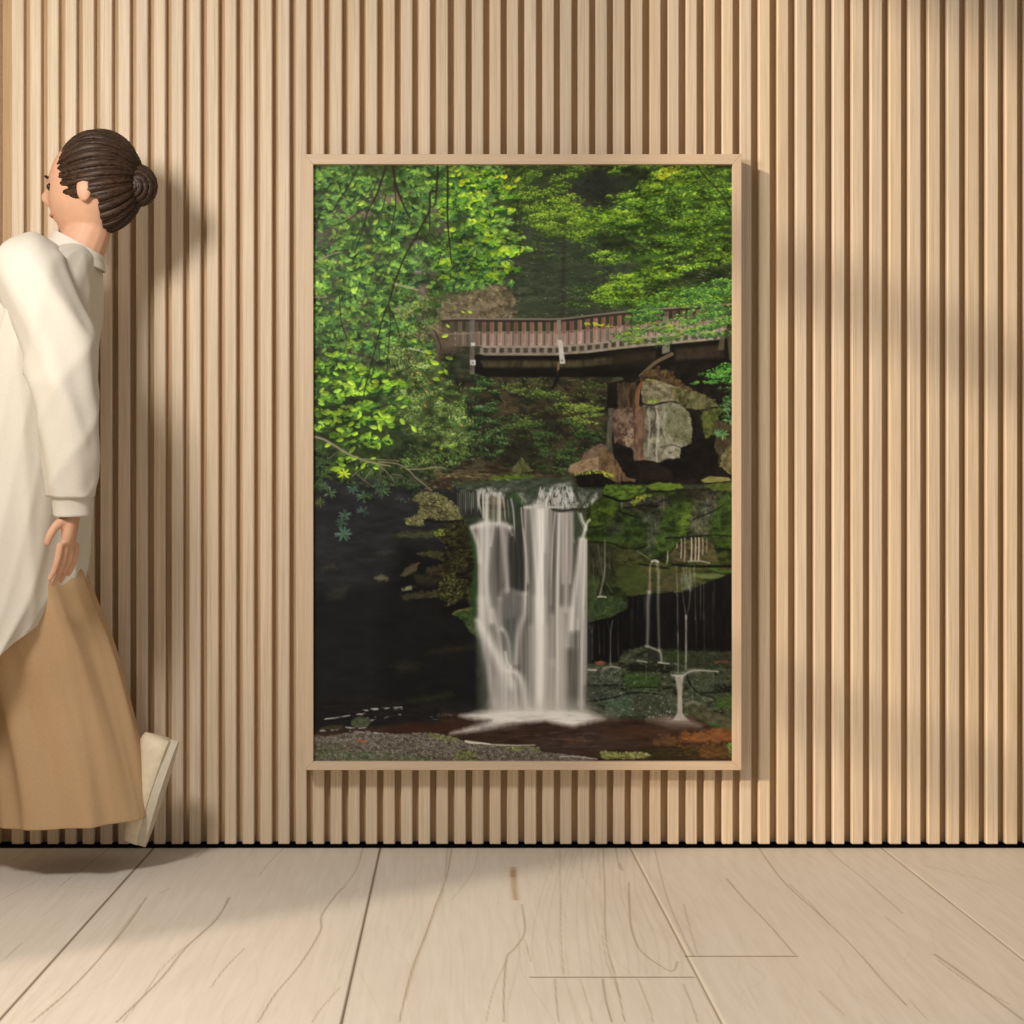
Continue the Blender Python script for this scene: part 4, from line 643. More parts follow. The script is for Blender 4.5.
# ---------------------------------------------------------------- materials
WOOD = (225, 205, 179)
def wood(tone_attr, sc, base, rough=.55, strength=.8):
    def f(nt, b):
        n1 = grain(nt, sc, 5, .65, .4); n2 = grain(nt, tuple(v*3.3 for v in sc), 3, .6)
        r1 = cramp(nt, n1.outputs['Fac'], [(.30, (.74, .69, .62, 1)), (.5, (.95, .94, .92, 1)), (.72, (1.08, 1.08, 1.08, 1))])
        r2 = cramp(nt, n2.outputs['Fac'], [(.35, (.86, .84, .80, 1)), (.62, (1.04, 1.04, 1.04, 1))])
        rgb = N_(nt, 'ShaderNodeRGB'); rgb.outputs[0].default_value = lin(base)
        c = mixc(nt, rgb.outputs[0], r1.outputs[0], strength); c = mixc(nt, c, r2.outputs[0], strength)
        if tone_attr:
            a = N_(nt, 'ShaderNodeAttribute', attribute_name=tone_attr); c = mixc(nt, c, a.outputs['Color'], 1)
        nt.links.new(c, b.inputs['Base Color']); b.inputs['Roughness'].default_value = rough; b.inputs['Specular IOR Level'].default_value = .35
    return f
M_slat = material('slat_wood', wood('tone', (160, 160, 2.2), WOOD))
M_frame = material('frame_oak', wood(None, (260, 260, 6), (212, 188, 160), .5, .35))
M_frameh = material('frame_oak_horizontal', wood(None, (6, 260, 260), (212, 188, 160), .5, .35))
def plain(c, rough=.6, nz=None, amt=.15, spec=.3):
    def f(nt, b):
        rgb = N_(nt, 'ShaderNodeRGB'); rgb.outputs[0].default_value = lin(c); o = rgb.outputs[0]
        if nz:
            n = grain(nt, nz, 4); r = cramp(nt, n.outputs['Fac'], [(.3, (1-amt*1.6,)*3+(1,)), (.7, (1+amt*.4,)*3+(1,))]); o = mixc(nt, o, r.outputs[0], 1)
        nt.links.new(o, b.inputs['Base Color']); b.inputs['Roughness'].default_value = rough; b.inputs['Specular IOR Level'].default_value = spec
    return f
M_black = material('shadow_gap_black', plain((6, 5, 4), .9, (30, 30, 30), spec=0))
M_plaster = material('warm_plaster', plain((222, 210, 190), .8, (6, 6, 6), .05))
M_shirt = material('cream_linen', plain((208, 201, 187), .85, (420, 420, 420), .05, .15))
M_trouser = material('tan_cotton', plain((190, 158, 120), .85, (380, 380, 380), .07, .15))
M_hair = material('dark_brown_hair', plain((66, 45, 30), .5, (14, 260, 260), .55))
M_skin = material('skin', plain((205, 158, 128), .5, (30, 30, 30), .05))
M_shoe = material('cream_leather', plain((226, 212, 184), .5, (60, 60, 60), .06))
M_sole = material('pale_rubber', plain((206, 196, 176), .7, (60, 60, 60), .06))
M_eye = material('eye', plain((40, 30, 24), .2)); M_lip = material('lip', plain((184, 122, 104), .5))
def attr_mat(name, rough, spec, post=None):
    def f(nt, b):
        a = N_(nt, 'ShaderNodeAttribute', attribute_name='tone'); o = a.outputs['Color']
        if post: o = post(nt, o)
        nt.links.new(o, b.inputs['Base Color']); b.inputs['Roughness'].default_value = rough; b.inputs['Specular IOR Level'].default_value = spec
    return material(name, f)
M_print = attr_mat('printed_paper', .5, .12)
def fl(nt, o):
    n = grain(nt, (70, 5, 1), 5, .6, .6); r = cramp(nt, n.outputs['Fac'], [(.3, (.90, .885, .86, 1)), (.65, (1.02, 1.02, 1.02, 1))]); o = mixc(nt, o, r.outputs[0], .8)
    n = grain(nt, (3, 1.4, 1), 3, .5, .8); r = cramp(nt, n.outputs['Fac'], [(.3, (.93, .915, .89, 1)), (.7, (1.02, 1.02, 1.02, 1))]); return mixc(nt, o, r.outputs[0], .8)
M_floor = attr_mat('pale_wood_floor', .42, .3, fl)

def grid_mesh(name, fx, w, h, img, mat, parent=None):
    """flat sheet, one vertex per pigment sample"""
    me = bpy.data.meshes.new(name); u, v = np.meshgrid(np.arange(w), np.arange(h))
    co = fx(u.ravel().astype(np.float64), v.ravel().astype(np.float64)).astype(np.float32)
    idx = (v[:-1, :-1]*w+u[:-1, :-1]).ravel()
    q = np.stack([idx, idx+w, idx+w+1, idx+1], 1).astype(np.int32)
    n = len(q); me.vertices.add(len(co)); me.vertices.foreach_set('co', co.ravel())
    me.loops.add(n*4); me.loops.foreach_set('vertex_index', q.ravel())
    me.polygons.add(n); me.polygons.foreach_set('loop_start', np.arange(0, n*4, 4, dtype=np.int32))
    try: me.polygons.foreach_set('loop_total', np.full(n, 4, np.int32))
    except Exception: pass
    me.update(calc_edges=True)
    a = me.color_attributes.new('tone', 'FLOAT_COLOR', 'POINT')
    l = img
    c = np.ones((len(co), 4), np.float32); c[:, :3] = l.reshape(-1, 3); a.data.foreach_set('color', c.ravel())
    return link(name, me, mat, parent)

# ---------------------------------------------------------------- slatted wall
XL, XR, ZT = -2.4, 2.9, 3.6
grooves = [26.6, 44, 61.6, 79.3, 97, 114.9, 132.8, 150.6, 168.3, 186, 203.5, 221.4, 239.2, 257, 275, 292.5, 309.6, 327.3, 345.1, 362.7, 380.3, 398, 415.5, 433.3, 451.2, 469, 486.6, 504, 521.5, 539.4, 557.2, 574.9, 592.6, 610.4, 628.2, 646.4, 664.6, 682.7, 700.8, 718.8, 736.8, 755.2, 773.8, 792.3, 810.6, 829.4, 848.3, 867.1, 886, 905.2, 924.6, 943.9, 963.3, 982.8, 1002, 1021.3]
g = list(grooves)
while g[-1] < 1680: g.append(g[-1]+19.3)
left = [5.5]
while left[-1] > -560: left.append(left[-1]-17.7)
g = sorted(left)+g
DEP = .024; L = []; tones = []; r_ = np.random.default_rng(5)
bx = lambda px: (px-PX)*S_
for i in range(len(g)-1):
    wa = 6.2 if g[i] < 640 else 7.2; wb = 6.2 if g[i+1] < 640 else 7.2
    if abs(g[i]-5.5) < .1: wa = 12
    if abs(g[i+1]-5.5) < .1: wb = 12
    a, b = bx(g[i]+wa/2), bx(g[i+1]-wb/2)
    if a < XL or b > XR: continue
    L.append((a, b, 0, DEP, .0085, ZT)); k = float(np.clip(r_.normal(1, .035), .9, 1.08)); h = float(r_.normal(0, .02))
    tones.append((k*(1+h*.4), k, k*(1-h), 1))
L.append((XL, XR, DEP, DEP+.03, .0085, ZT)); tones.append((.74, .63, .48, 1))
wall = boxes('wall_back', L, M_slat, bev=.0021, cols=tones); tag(wall, 'pale oak slatted wall with narrow dark grooves', 'wall', kind='structure')
t1 = boxes('shadow_strip_back', [(XL, XR, -.0005, DEP+.03, 0, .0085)], M_black); tag(t1, 'thin black shadow strip along the foot of the slatted wall', 'shadow_strip', kind='structure')  # black strip stands in for the shade in the gap at the wall foot

# left wall with tall window the sun comes through (outside the frame)
wy0, wy1, wz0, wz1 = -5.2, -1.93, .25, 3.62
wl = boxes('wall_left', [(XL-.12, XL, wy1, .048, 0, 4.2), (XL-.12, XL, -6, wy0, 0, 4.2), (XL-.12, XL, wy0, wy1, 0, wz0), (XL-.12, XL, wy0, wy1, wz1, 4.2)], M_plaster); tag(wl, 'plain plaster side wall', 'wall', kind='structure')
wf = boxes('window_1', [(XL-.09, XL-.03, wy0, wy1, 2.745, 2.835), (XL-.09, XL-.03, wy0, wy1, 1.75, 1.80), (XL-.09, XL-.03, wy0, wy1, wz0, wz0+.05), (XL-.09, XL-.03, wy0, wy1, wz1-.05, wz1), (XL-.09, XL-.03, -3.55, -3.49, wz0, wz1), (XL-.09, XL-.03, wy1-.05, wy1, wz0, wz1)], M_frame); tag(wf, 'tall window with horizontal bars', 'window', kind='structure')

# ---------------------------------------------------------------- picture
FD = .055; PD = .043; PG = 1.3
fr = bpy.data.objects.new('framed_picture', None); col.objects.link(fr)
ctr = wp(523, 462, 0); fr.location = (ctr.x, 0, wp(0, 770, FD).z)
tag(fr, 'large portrait photograph of a forest waterfall and footbridge in a slim pale oak frame', 'picture')
inv = Vector(fr.location)
ox0, ox1, oy0, oy1 = 304.2, 741.6, 154.0, 770.2; ix0, ix1, iy0, iy1 = 313.2, 732.8, 164.0, 761.6
def moulding(pts_o, pts_i, mat):
    bm = bmesh.new(); A = [wp(*p, FD)-inv for p in pts_o]; B = [wp(*p, FD)-inv for p in pts_i]
    back = lambda v, y: Vector((v.x, y, v.z))
    ring0 = [bm.verts.new(p) for p in (A[0], B[0], back(B[0], -.004), back(A[0], -.0005))]
    ring1 = [bm.verts.new(p) for p in (A[1], B[1], back(B[1], -.004), back(A[1], -.0005))]
    for i in range(4): j = (i+1) % 4; bm.faces.new((ring0[i], ring0[j], ring1[j], ring1[i]))
    bm.faces.new(ring0[::-1]); bm.faces.new(ring1); bmesh.ops.recalc_face_normals(bm, faces=bm.faces)
    me = bpy.data.meshes.new('moulding'); bm.to_mesh(me); bm.free(); o = link('moulding', me, mat, fr)
    m = o.modifiers.new('bevel', 'BEVEL'); m.width = .0011; m.segments = 2
g0 = .12
moulding([(ox0, oy0), (ox1, oy0)], [(ix0, iy0), (ix1, iy0)], M_frameh); moulding([(ox1, oy0), (ox1, oy1)], [(ix1, iy0), (ix1, iy1)], M_frame)
moulding([(ox1, oy1), (ox0, oy1)], [(ix1, iy1), (ix0, iy1)], M_frameh); moulding([(ox0, oy1), (ox0, oy0)], [(ix0, iy1), (ix0, iy0)], M_frame)
img = paint()
img = np.clip((np.where(img <= .04045, img/12.92, ((img+.055)/1.055)**2.4)*PG)*np.array((.97, 1, 1.08)), 0, 1)   # pigment gain in linear light
kk = (D-PD)/F
def pf(u, v):
    px = X0+(u+.5)/S; py = Y0+(v+.5)/S
    # keep the sheet within the rebate of the mouldings
    wx_ = (px-PX)*kk-inv.x; wz_ = CZ-(py-PY)*kk-inv.z
    return np.stack([wx_, np.full_like(wx_, -PD), wz_], 1)
grid_mesh('printed_photograph', pf, W, H, img, M_print, fr)
a_, b_ = wp(ix0-3, iy1+3, PD), wp(ix1+3, iy0-3, PD)
boxes('backing_board', [(a_.x-inv.x, b_.x-inv.x, -PD+.002, -.006, a_.z-inv.z, b_.z-inv.z)], M_plaster, fr)

# ---------------------------------------------------------------- floor
_nf.clear()
S = 1.0; U = .0026; FX0, FX1, FY = -1.75, 1.95, 1.46
X0 = FX0/U; Y0 = 0.0; W = int((FX1-FX0)/U); H = int(FY/U)
base = rc((222, 214, 202))
C = np.ones((H, W, 3), np.float32)*base
def fpt(L): return [(x/U, -y/U) for x, y in (fp(*p) for p in L)]
joints = [-1.33, -.722, -.179, .420, 1.022, 1.63]
for i in range(len(joints)+1):
    a = joints[i-1] if i else FX0; b = joints[i] if i < len(joints) else FX1
    x0, x1 = int((a-FX0)/U), int((b-FX0)/U); C[:, max(0, x0):x1] *= 1+float(rng.normal(0, .012))
# growth rings: faint lines that run along the boards
for k in range(150):
    x = rng.uniform(FX0, FX1); y = rng.uniform(-.1, 1.2); ln = rng.uniform(.2, .9); w = rng.uniform(-.05, .05); c = rng.uniform(-.02, .02)
    stroke([(x/U, y/U), ((x+c)/U, (y+ln/3)/U), ((x+w)/U, (y+ln*.66)/U), ((x+w+c)/U, (y+ln)/U)], 1.2, 1.0, (176, 156, 126), rng.uniform(.06, .18), gauss=True)
# broader cathedral figure right of centre
for k in range(14):
    x = 535+k*11+rng.normal(0, 2); stroke(fpt([(x*.62+455*.38+55, 850), (x*.75+455*.25+30, 890), (x, 940), (x+4, 975)]), 1.3, 1.3, (176, 158, 130), .2, gauss=True)
V = (112, 88, 62); V2 = (150, 126, 96)
for q, w, c, a in (
    ([(110, 848), (84, 868), (60, 886)], 1.1, V, .6), ([(36, 847), (11, 861)], 1.1, V, .6), ([(146, 898), (120, 935), (70, 990), (31, 1023)], 1.3, V, .75), ([(140, 905), (90, 970), (40, 1015)], 1.0, V2, .6),
    ([(229, 898), (216, 920), (186, 948), (160, 980), (116, 1023)], 1.5, V, .85), ([(200, 935), (165, 965), (140, 1000), (122, 1023)], 1, V2, .7), ([(244, 949), (222, 972), (210, 989)], 1.1, V, .6),
    ([(341, 889), (322, 915), (320, 932), (300, 965), (275, 995), (258, 1023)], 1.3, V, .75), ([(340, 988), (322, 1008), (312, 1023)], 1, V2, .7), ([(285, 847), (270, 862), (258, 877)], 1, V, .55), ([(254, 847), (250, 856)], 1, V, .4), ([(208, 848), (196, 858)], 1, V2, .6),
    ([(363, 847), (356, 870), (342, 890)], 1.1, V, .65), ([(452, 846), (447, 876), (436, 905), (424, 940), (412, 970), (399, 1023)], 1.2, V2, .95), ([(448, 846), (445, 878)], 1.1, V, .6), ([(478, 846), (474, 870), (452, 900)], 1, V2, .5), ([(444, 890), (420, 950), (405, 1000)], 2.4, V2, .35),
    ([(522, 905), (525, 932), (514, 950), (507, 958), (504, 990), (504, 1023)], 1.3, V, .7), ([(507, 960), (494, 990), (486, 1023)], 1, V2, .6), ([(525, 940), (531, 962)], 1, V2, .7),
    ([(603, 846), (605, 890), (606, 940), (615, 975), (625, 1023)], 1.1, V2, .9), ([(629, 883), (631, 925), (640, 950), (660, 966), (673, 972), (678, 962)], 1.2, V, .75), ([(560, 850), (561, 930), (564, 975)], 1, V2, .6), ([(602, 936), (608, 965), (622, 1000)], 1, V2, .6),
    ([(616, 847), (619, 866), (623, 871), (620, 864), (619, 866)], 1, V, .7), ([(581, 847), (583, 880)], 1, V2, .5), ([(598, 846), (600, 880)], 1, V2, .5), ([(655, 850), (668, 900), (690, 950), (695, 956)], 1.1, V, .55), ([(684, 905), (692, 935), (698, 955)], 1, V, .5),
    ([(555, 980), (557, 1005), (559, 1023)], 1.1, V, .6), ([(603, 980), (606, 1000), (612, 1023)], 1.3, V, .8), ([(580, 980), (590, 1010), (592, 1023)], 1, V2, .6), ([(638, 980), (650, 1010), (653, 1023)], 1, V2, .6), ([(684, 985), (694, 1010), (698, 1023)], 1, V, .6),
    ([(727, 879), (745, 900), (770, 926), (796, 956)], 1.2, V, .8), ([(759, 848), (778, 875), (794, 892), (820, 915), (856, 950), (884, 982), (907, 1006)], 1.25, V, .75), ([(790, 885), (812, 905), (830, 925)], 1, V2, .7), ([(910, 1000), (930, 1023)], 1, V2, .6),
    ([(827, 848), (842, 862), (855, 872), (880, 893), (903, 914)], 1.1, V, .65), ([(885, 917), (904, 932)], 1, V2, .7), ([(870, 847), (880, 853)], 1, V2, .6), ([(935, 955), (960, 972), (990, 995), (1024, 1021)], 1.8, V, .75), ([(938, 960), (965, 980), (1010, 1005)], 1, V2, .8), ([(925, 866), (950, 872), (1000, 885)], 1.6, V2, .45), ([(820, 992), (845, 1016)], 2, V2, .4),
    ([(4, 960), (22, 943)], 1, V2, .6), ([(0, 900), (40, 880)], 1, V2, .6), ([(30, 875), (45, 866)], 1, V2, .5), ([(60, 887), (110, 889), (124, 880)], 1, V2, .4), ([(160, 894), (170, 888)], 1, V, .5)):
    stroke(fpt(q), w*1.05, w*.85, c, a*.6, gauss=True)
for i, jx in enumerate(joints):
    lightj = i in (3, 4)
    stroke([(jx/U, -5), (jx/U, 600)], 1.7, 1.7, (74, 54, 36) if not lightj else (120, 98, 72), .9 if not lightj else .7, gauss=True)
    if lightj: stroke([((jx+.004)/U, -5), ((jx+.004)/U, 600)], 1.9, 1.9, (248, 240, 224), .95, gauss=True)
for q in ([(531, 978), (694, 978)], [(686, 957), (797, 957)]): stroke(fpt(q), 1.9, 1.9, (110, 88, 62), .8, gauss=True)
t0_ = [(513, 868), (514, 884), (516, 900)]
stroke(fpt(t0_), 6, 5, (150, 112, 72), .45, gauss=True); stroke(fpt([(513, 871), (513, 877)]), 5, 5, (140, 98, 58), .5, gauss=True)
def ff(u, v):
    x = FX0+(u+.5)*U; y = -(v+.5)*U+.004
    return np.stack([x, y, np.zeros_like(x)], 1)
floor = grid_mesh('floor', ff, W, H, np.where(np.clip(C, 0, 1) <= .04045, C/12.92, ((np.clip(C, 0, 1)+.055)/1.055)**2.4), M_floor)
# the boards continue outside the detailed area (same sheet, no overlap)
bm = bmesh.new(); bm.from_mesh(floor.data); cl = bm.verts.layers.float_color['tone']
ya, yb = .004-.5*U, .004-(H-.5)*U; xa, xb = FX0+.5*U, FX0+(W-.5)*U
for (p, q, r, s) in ((XL, yb, xa, .01), (xb, yb, 3.4, .01), (XL, -6, 3.4, yb)):
    vs = [bm.verts.new(c) for c in ((p, q, 0), (r, q, 0), (r, s, 0), (p, s, 0))]
    for v_ in vs: v_[cl] = lin((222, 214, 202))
    bm.faces.new(vs)
bm.to_mesh(floor.data); bm.free(); tag(floor, 'pale bleached wood plank floor with fine brown grain lines', 'floor', kind='structure')

# ---------------------------------------------------------------- person walking out of the picture to the left
person = bpy.data.objects.new('person', None); col.objects.link(person)
PDp = .30; base_ = wp(0, 0, PDp); person.location = (base_.x-.06, -PDp, 0); P0 = Vector(person.location)
tag(person, 'dark-haired person in loose cream shirt and wide tan trousers walking past the slatted wall', 'person')
def j(px, py, d): v = wp(px, py, PDp); return Vector((v.x, -d, v.z))-P0
def jj(px, py, d): v = wp(px, py, d); return Vector((v.x, -d, v.z))-P0

def skin_chain(chains):
    me = bpy.data.meshes.new('tmp'); vs = []; es = []; rad = []
    for ch in chains:
        s0 = len(vs)
        for i, (p, r) in enumerate(ch):
            vs.append(p); rad.append(r)
            if i: es.append((s0+i-1, s0+i))
    # weld shared joints
    out = []; mp = []; rr = []
    for p, r in zip(vs, rad):
        for k, q in enumerate(out):
            if (q-p).length < 1e-5: mp.append(k); break
        else: mp.append(len(out)); out.append(p); rr.append(r)
    me.from_pydata([tuple(p) for p in out], [(mp[a], mp[b]) for a, b in es], [])
    o = bpy.data.objects.new('tmp', me); col.objects.link(o); o.modifiers.new('s', 'SKIN'); 
    for i, r in enumerate(rr):
        r = r if isinstance(r, tuple) else (r, r)
        me.skin_vertices[0].data[i].radius = r
    me.skin_vertices[0].data[0].use_root = True
    sb = o.modifiers.new('u', 'SUBSURF'); sb.levels = 2; sb.render_levels = 2
    return o
def bake(o):
    dg = bpy.context.evaluated_depsgraph_get(); dg.update(); me = bpy.data.meshes.new_from_object(o.evaluated_get(dg)); bpy.data.objects.remove(o); return me

def blob(c, r, fn=None, seg=48, rings=32):
    bm = bmesh.new(); bmesh.ops.create_uvsphere(bm, u_segments=seg, v_segments=rings, radius=1)
    for v in bm.verts:
        p = v.co.copy()
        if fn: p = fn(p)
        v.co = Vector((p.x*r[0], p.y*r[1], p.z*r[2]))+c
    return bm

pel = j(12, 520, .30); sp = j(22, 440, .30); ch = j(36, 345, .30); nb = j(74, 262, .30); hd = j(97, 214, .30)
shL = j(52, 280, .455); elL = jj(70, 395, .49); wrL = jj(72, 508, .47)
shR = j(44, 282, .145); elR = j(-28, 370, .13); wrR = j(-100, 420, .15)
hipL = j(5, 530, .385); knL = j(-55, 690, .39); anL = j(-92, 838, .39)
hipR = j(18, 530, .215); knR = j(60, 680, .21); anR = j(127, 762, .21)
def hand(wr, dirv, pal, r=.0085, curl=.35, side=1):
    d = dirv.normalized(); p = pal.normalized(); a = d.cross(p).normalized()*side
    m = wr+d*.045; k = wr+d*.085; chs = [[(wr, .021), (m, (.030, .017)), (k, (.032, .015))]]
    for i, (o, ln) in enumerate(((-.027, .066), (-.009, .076), (.009, .071), (.026, .055))):
        b0 = wr+d*.070+a*o; b1 = wr+d*.092+a*o*1.05; q = d
        pts = [(b0, r), (b1, r)]; c = b1
        for s_ in range(3):
            ang = curl*(s_+.6)*.55; q = (d*math.cos(ang)+p*math.sin(ang)); c = c+q*(ln/3); pts.append((c, r*(1-.1*(s_+1))))
        chs.append(pts)
    t0 = wr+d*.022+a*-.016; t1 = t0+(d*.55-a*.75+p*.25).normalized()*.030; t2 = t1+(d*.9-a*.35+p*.25).normalized()*.026; t3 = t2+(d*.98-a*.02+p*.2).normalized()*.019
    chs.append([(t0, r*1.3), (t1, r*1.2), (t2, r*1.05), (t3, r*.85)])
    return chs
parts = []
parts.append(skin_chain([[(pel, (.10, .145)), (sp, (.095, .12)), (ch, (.105, .15)), (nb, (.055, .06)), (hd, .048)],
    [(ch, (.105, .15)), (shL, .052), (elL, .038), (wrL, .024)], [(ch, (.105, .15)), (shR, .052), (elR, .038), (wrR, .024)],
    [(pel, (.10, .145)), (hipL, .085), (knL, .056), (anL, .036)], [(pel, (.10, .145)), (hipR, .085), (knR, .056), (anR, .036)]]))
for c_ in hand(wrL, Vector((-.1, 0, -1)), Vector((-.9, .35, 0)), side=1): parts.append(skin_chain([c_]))
for c_ in hand(wrR, Vector((-1, 0, -.35)), Vector((0, -.3, -1)), side=-1): parts.append(skin_chain([c_]))
for an, dv in ((anL, Vector((-1, 0, 0))), (anR, Vector((-.30, 0, -.954)))):
    up = Vector((0, 0, 1)) if dv.x < -.9 else Vector((-.954, 0, .30))
    parts.append(skin_chain([[(an, .034), (an-up*.035+dv*.02, .034), (an-up*.045+dv*.09, (.03, .026)), (an-up*.052+dv*.15, (.03, .018))]]))
# head: looks left, chin slightly down
HC = j(90, 191, .30)
def headf(p):
    x, y, z = p
    f = -x                                   # front = -x
    w = 1.0
    if z < 0: w = 1-.34*(-z)**1.4            # jaw narrows
    y *= w*(.96 if z > 0 else 1)
    x2 = x*(1.0 if x > 0 else .98)
    if z < -.1 and x > 0: x2 *= 1-.5*min(1, (-z-.1)*1.2)   # nape goes in
    if x < 0 and z < 0: x2 *= 1-.05*(-z)
    if x < -.3:
        k = max(0, 1-abs(y)/.16)
        nz_ = math.exp(-((z+.16)/.13)**2)*.9+math.exp(-((z+.02)/.12)**2)*.35
        x2 -= .20*k*nz_                       # nose
        x2 += .07*math.exp(-((abs(y)-.33)/.13)**2)*math.exp(-((z-.02)/.10)**2)   # eye sockets
        x2 -= .035*math.exp(-((z-.17)/.07)**2)*math.exp(-(y/.5)**2)          # brow
        x2 -= .055*math.exp(-((z+.42)/.05)**2)*math.exp(-(y/.22)**2)-.03*math.exp(-((z+.475)/.02)**2)*math.exp(-(y/.2)**2)
        x2 -= .05*math.exp(-((z+.53)/.05)**2)*math.exp(-(y/.2)**2)
        x2 -= .09*math.exp(-((z+.80)/.14)**2)*math.exp(-(y/.3)**2)          # chin
    return Vector((x2, y, z))
bm = blob(HC, (.093, .074, .118), headf, 96, 72)
for sgn in (-1, 1):
    e = blob(HC+Vector((.008, sgn*.080, -.012)), (.017, .009, .029), None, 24, 16); tmp = bpy.data.meshes.new('t'); e.to_mesh(tmp); e.free(); bm.from_mesh(tmp)
me = bpy.data.meshes.new('h'); bm.to_mesh(me); bm.free(); ho = bpy.data.objects.new('tmp', me); col.objects.link(ho); parts.append(ho)
bm = bmesh.new()
for p_ in parts:
    m_ = bake(p_); bm.from_mesh(m_); bpy.data.meshes.remove(m_)
me = bpy.data.meshes.new('body'); bm.to_mesh(me); bm.free(); bo = bpy.data.objects.new('tmp', me); col.objects.link(bo)
rm = bo.modifiers.new('r', 'REMESH'); rm.mode = 'VOXEL'; rm.voxel_size = .0038; rm.use_smooth_shade = True
sm_ = bo.modifiers.new('s', 'SMOOTH'); sm_.factor = .5; sm_.iterations = 3
me = bake(bo); me.name = 'body'
for p_ in me.polygons: p_.use_smooth = True
body = link('body', me, M_skin, person); tag(body, 'bare face, neck and hands')
for sgn in (-1, 1):
    for nm, c_, r_2, m_ in (('eye', Vector((-.080, sgn*.0245, .003)), (.008, .0125, .008), M_eye), ('eyebrow', Vector((-.0865, sgn*.0245, .024)), (.0045, .017, .003), M_hair)):
        b = blob(HC+c_, r_2, None, 16, 12); m2 = bpy.data.meshes.new(nm); b.to_mesh(m2); b.free()
        for q in m2.polygons: q.use_smooth = True
        link(nm, m2, m_, person)
b = blob(HC+Vector((-.0805, 0, -.054)), (.007, .017, .006), None, 16, 12); m2 = bpy.data.meshes.new('lips'); b.to_mesh(m2); b.free(); link('lips', m2, M_lip, person)
# hair: cap swept back into a low knot, fine ridges
def hairf(p):
    x, y, z = p; n = .035*math.sin(26*math.atan2(z, y)+6*x)*min(1, (y*y+z*z)*2)
    s = 1+n+.02*math.sin(60*math.atan2(z, y+.01)+9*x)
    return Vector((x*s, y*s, z*s))
bm = blob(HC+Vector((.022, 0, .020)), (.089, .083, .104), hairf, 256, 160)
geom = [v for v in bm.verts if (v.co-HC).x < -.058+.30*max(0, (-(v.co-HC).z+.045)) and (v.co-HC).z < .075 or ((v.co-HC).z < -.030 and (v.co-HC).x < .035)]
bmesh.ops.delete(bm, geom=geom, context='VERTS')
def knot(p):
    x, y, z = p; s = 1+.07*math.sin(5*math.atan2(z, x)+9*math.atan2(y, math.hypot(x, z))*2)
    return Vector((x*s, y*s, z*s))
b2 = blob(HC+Vector((.106, 0, .012)), (.034, .038, .038), knot, 64, 40); t = bpy.data.meshes.new('t'); b2.to_mesh(t); b2.free(); bm.from_mesh(t)
me = bpy.data.meshes.new('hair'); bm.to_mesh(me); bm.free()
for p_ in me.polygons: p_.use_smooth = True
hair = link('hair', me, M_hair, person); so = hair.modifiers.new('so', 'SOLIDIFY'); so.thickness = .006; so.offset = 1

def loft(name, secs, mat, fold, thick=.004, seg=120, sub=9, d0=PDp):
    """garment tube. secs: (py_left, py_right, x_left, x_right, half depth, centre distance)"""
    rings = []
    n = len(secs)
    for i in range(n-1):
        a, b, c, d = secs[max(i-1, 0)], secs[i], secs[i+1], secs[min(i+2, n-1)]
        for k in range(sub):
            t = k/sub; rings.append([0.5*((2*b[m])+(c[m]-a[m])*t+(2*a[m]-5*b[m]+4*c[m]-d[m])*t*t+(3*b[m]-a[m]-3*c[m]+d[m])*t**3) for m in range(6)])
    rings.append(list(secs[-1])); bm = bmesh.new(); vr = []
    for ri, (pl, pr, xl, xr, hdp, dc) in enumerate(rings):
        row = []; cx = (xl+xr)/2; rx = (xr-xl)/2; T_ = ri/(len(rings)-1)
        for s_ in range(seg):
            a = 2*math.pi*s_/seg; u = math.cos(a); w = math.sin(a); e = 1+fold(a, T_)
            px = cx+rx*u*e; py = (pl+pr)/2+(pr-pl)/2*u
            row.append(bm.verts.new(j(px, py, dc-hdp*w*e)))
        vr.append(row)
    for i in range(len(vr)-1):
        for s_ in range(seg): s2 = (s_+1) % seg; bm.faces.new((vr[i][s_], vr[i][s2], vr[i+1][s2], vr[i+1][s_]))
    me = bpy.data.meshes.new(name); bmesh.ops.recalc_face_normals(bm, faces=bm.faces); bm.to_mesh(me); bm.free()
    for p_ in me.polygons: p_.use_smooth = True
    o = link(name, me, mat, person); so = o.modifiers.new('so', 'SOLIDIFY'); so.thickness = thick; so.offset = -1
    sb = o.modifiers.new('sb', 'SUBSURF'); sb.levels = 1; sb.render_levels = 1
    return o
def shirt_fold(a, t):
    k = min(1, t*3)
    rg = lambda x: (1-abs(math.sin(x/2)))**1.6-.35
    return k*(.05*rg(6*a+8*t+1.1*math.sin(5*t))+.045*rg(9*a-13*t+.6*math.sin(9*t))+.025*math.sin(3*a+9*t)+.02*rg(19*a+21*t))
sh = loft('shirt', [(251, 247, 58, 93, .064, .30), (262, 255, 40, 97, .12, .30), (277, 268, 16, 99, .175, .30), (305, 300, -4, 98, .195, .30), (350, 350, -22, 96, .19, .30), (410, 410, -34, 92, .18, .30), (470, 470, -42, 88, .175, .30), (520, 520, -46, 86, .18, .30), (585, 562, -54, 84, .185, .30), (660, 590, -62, 78, .19, .30), (745, 612, -72, 62, .195, .30)], M_shirt, shirt_fold)
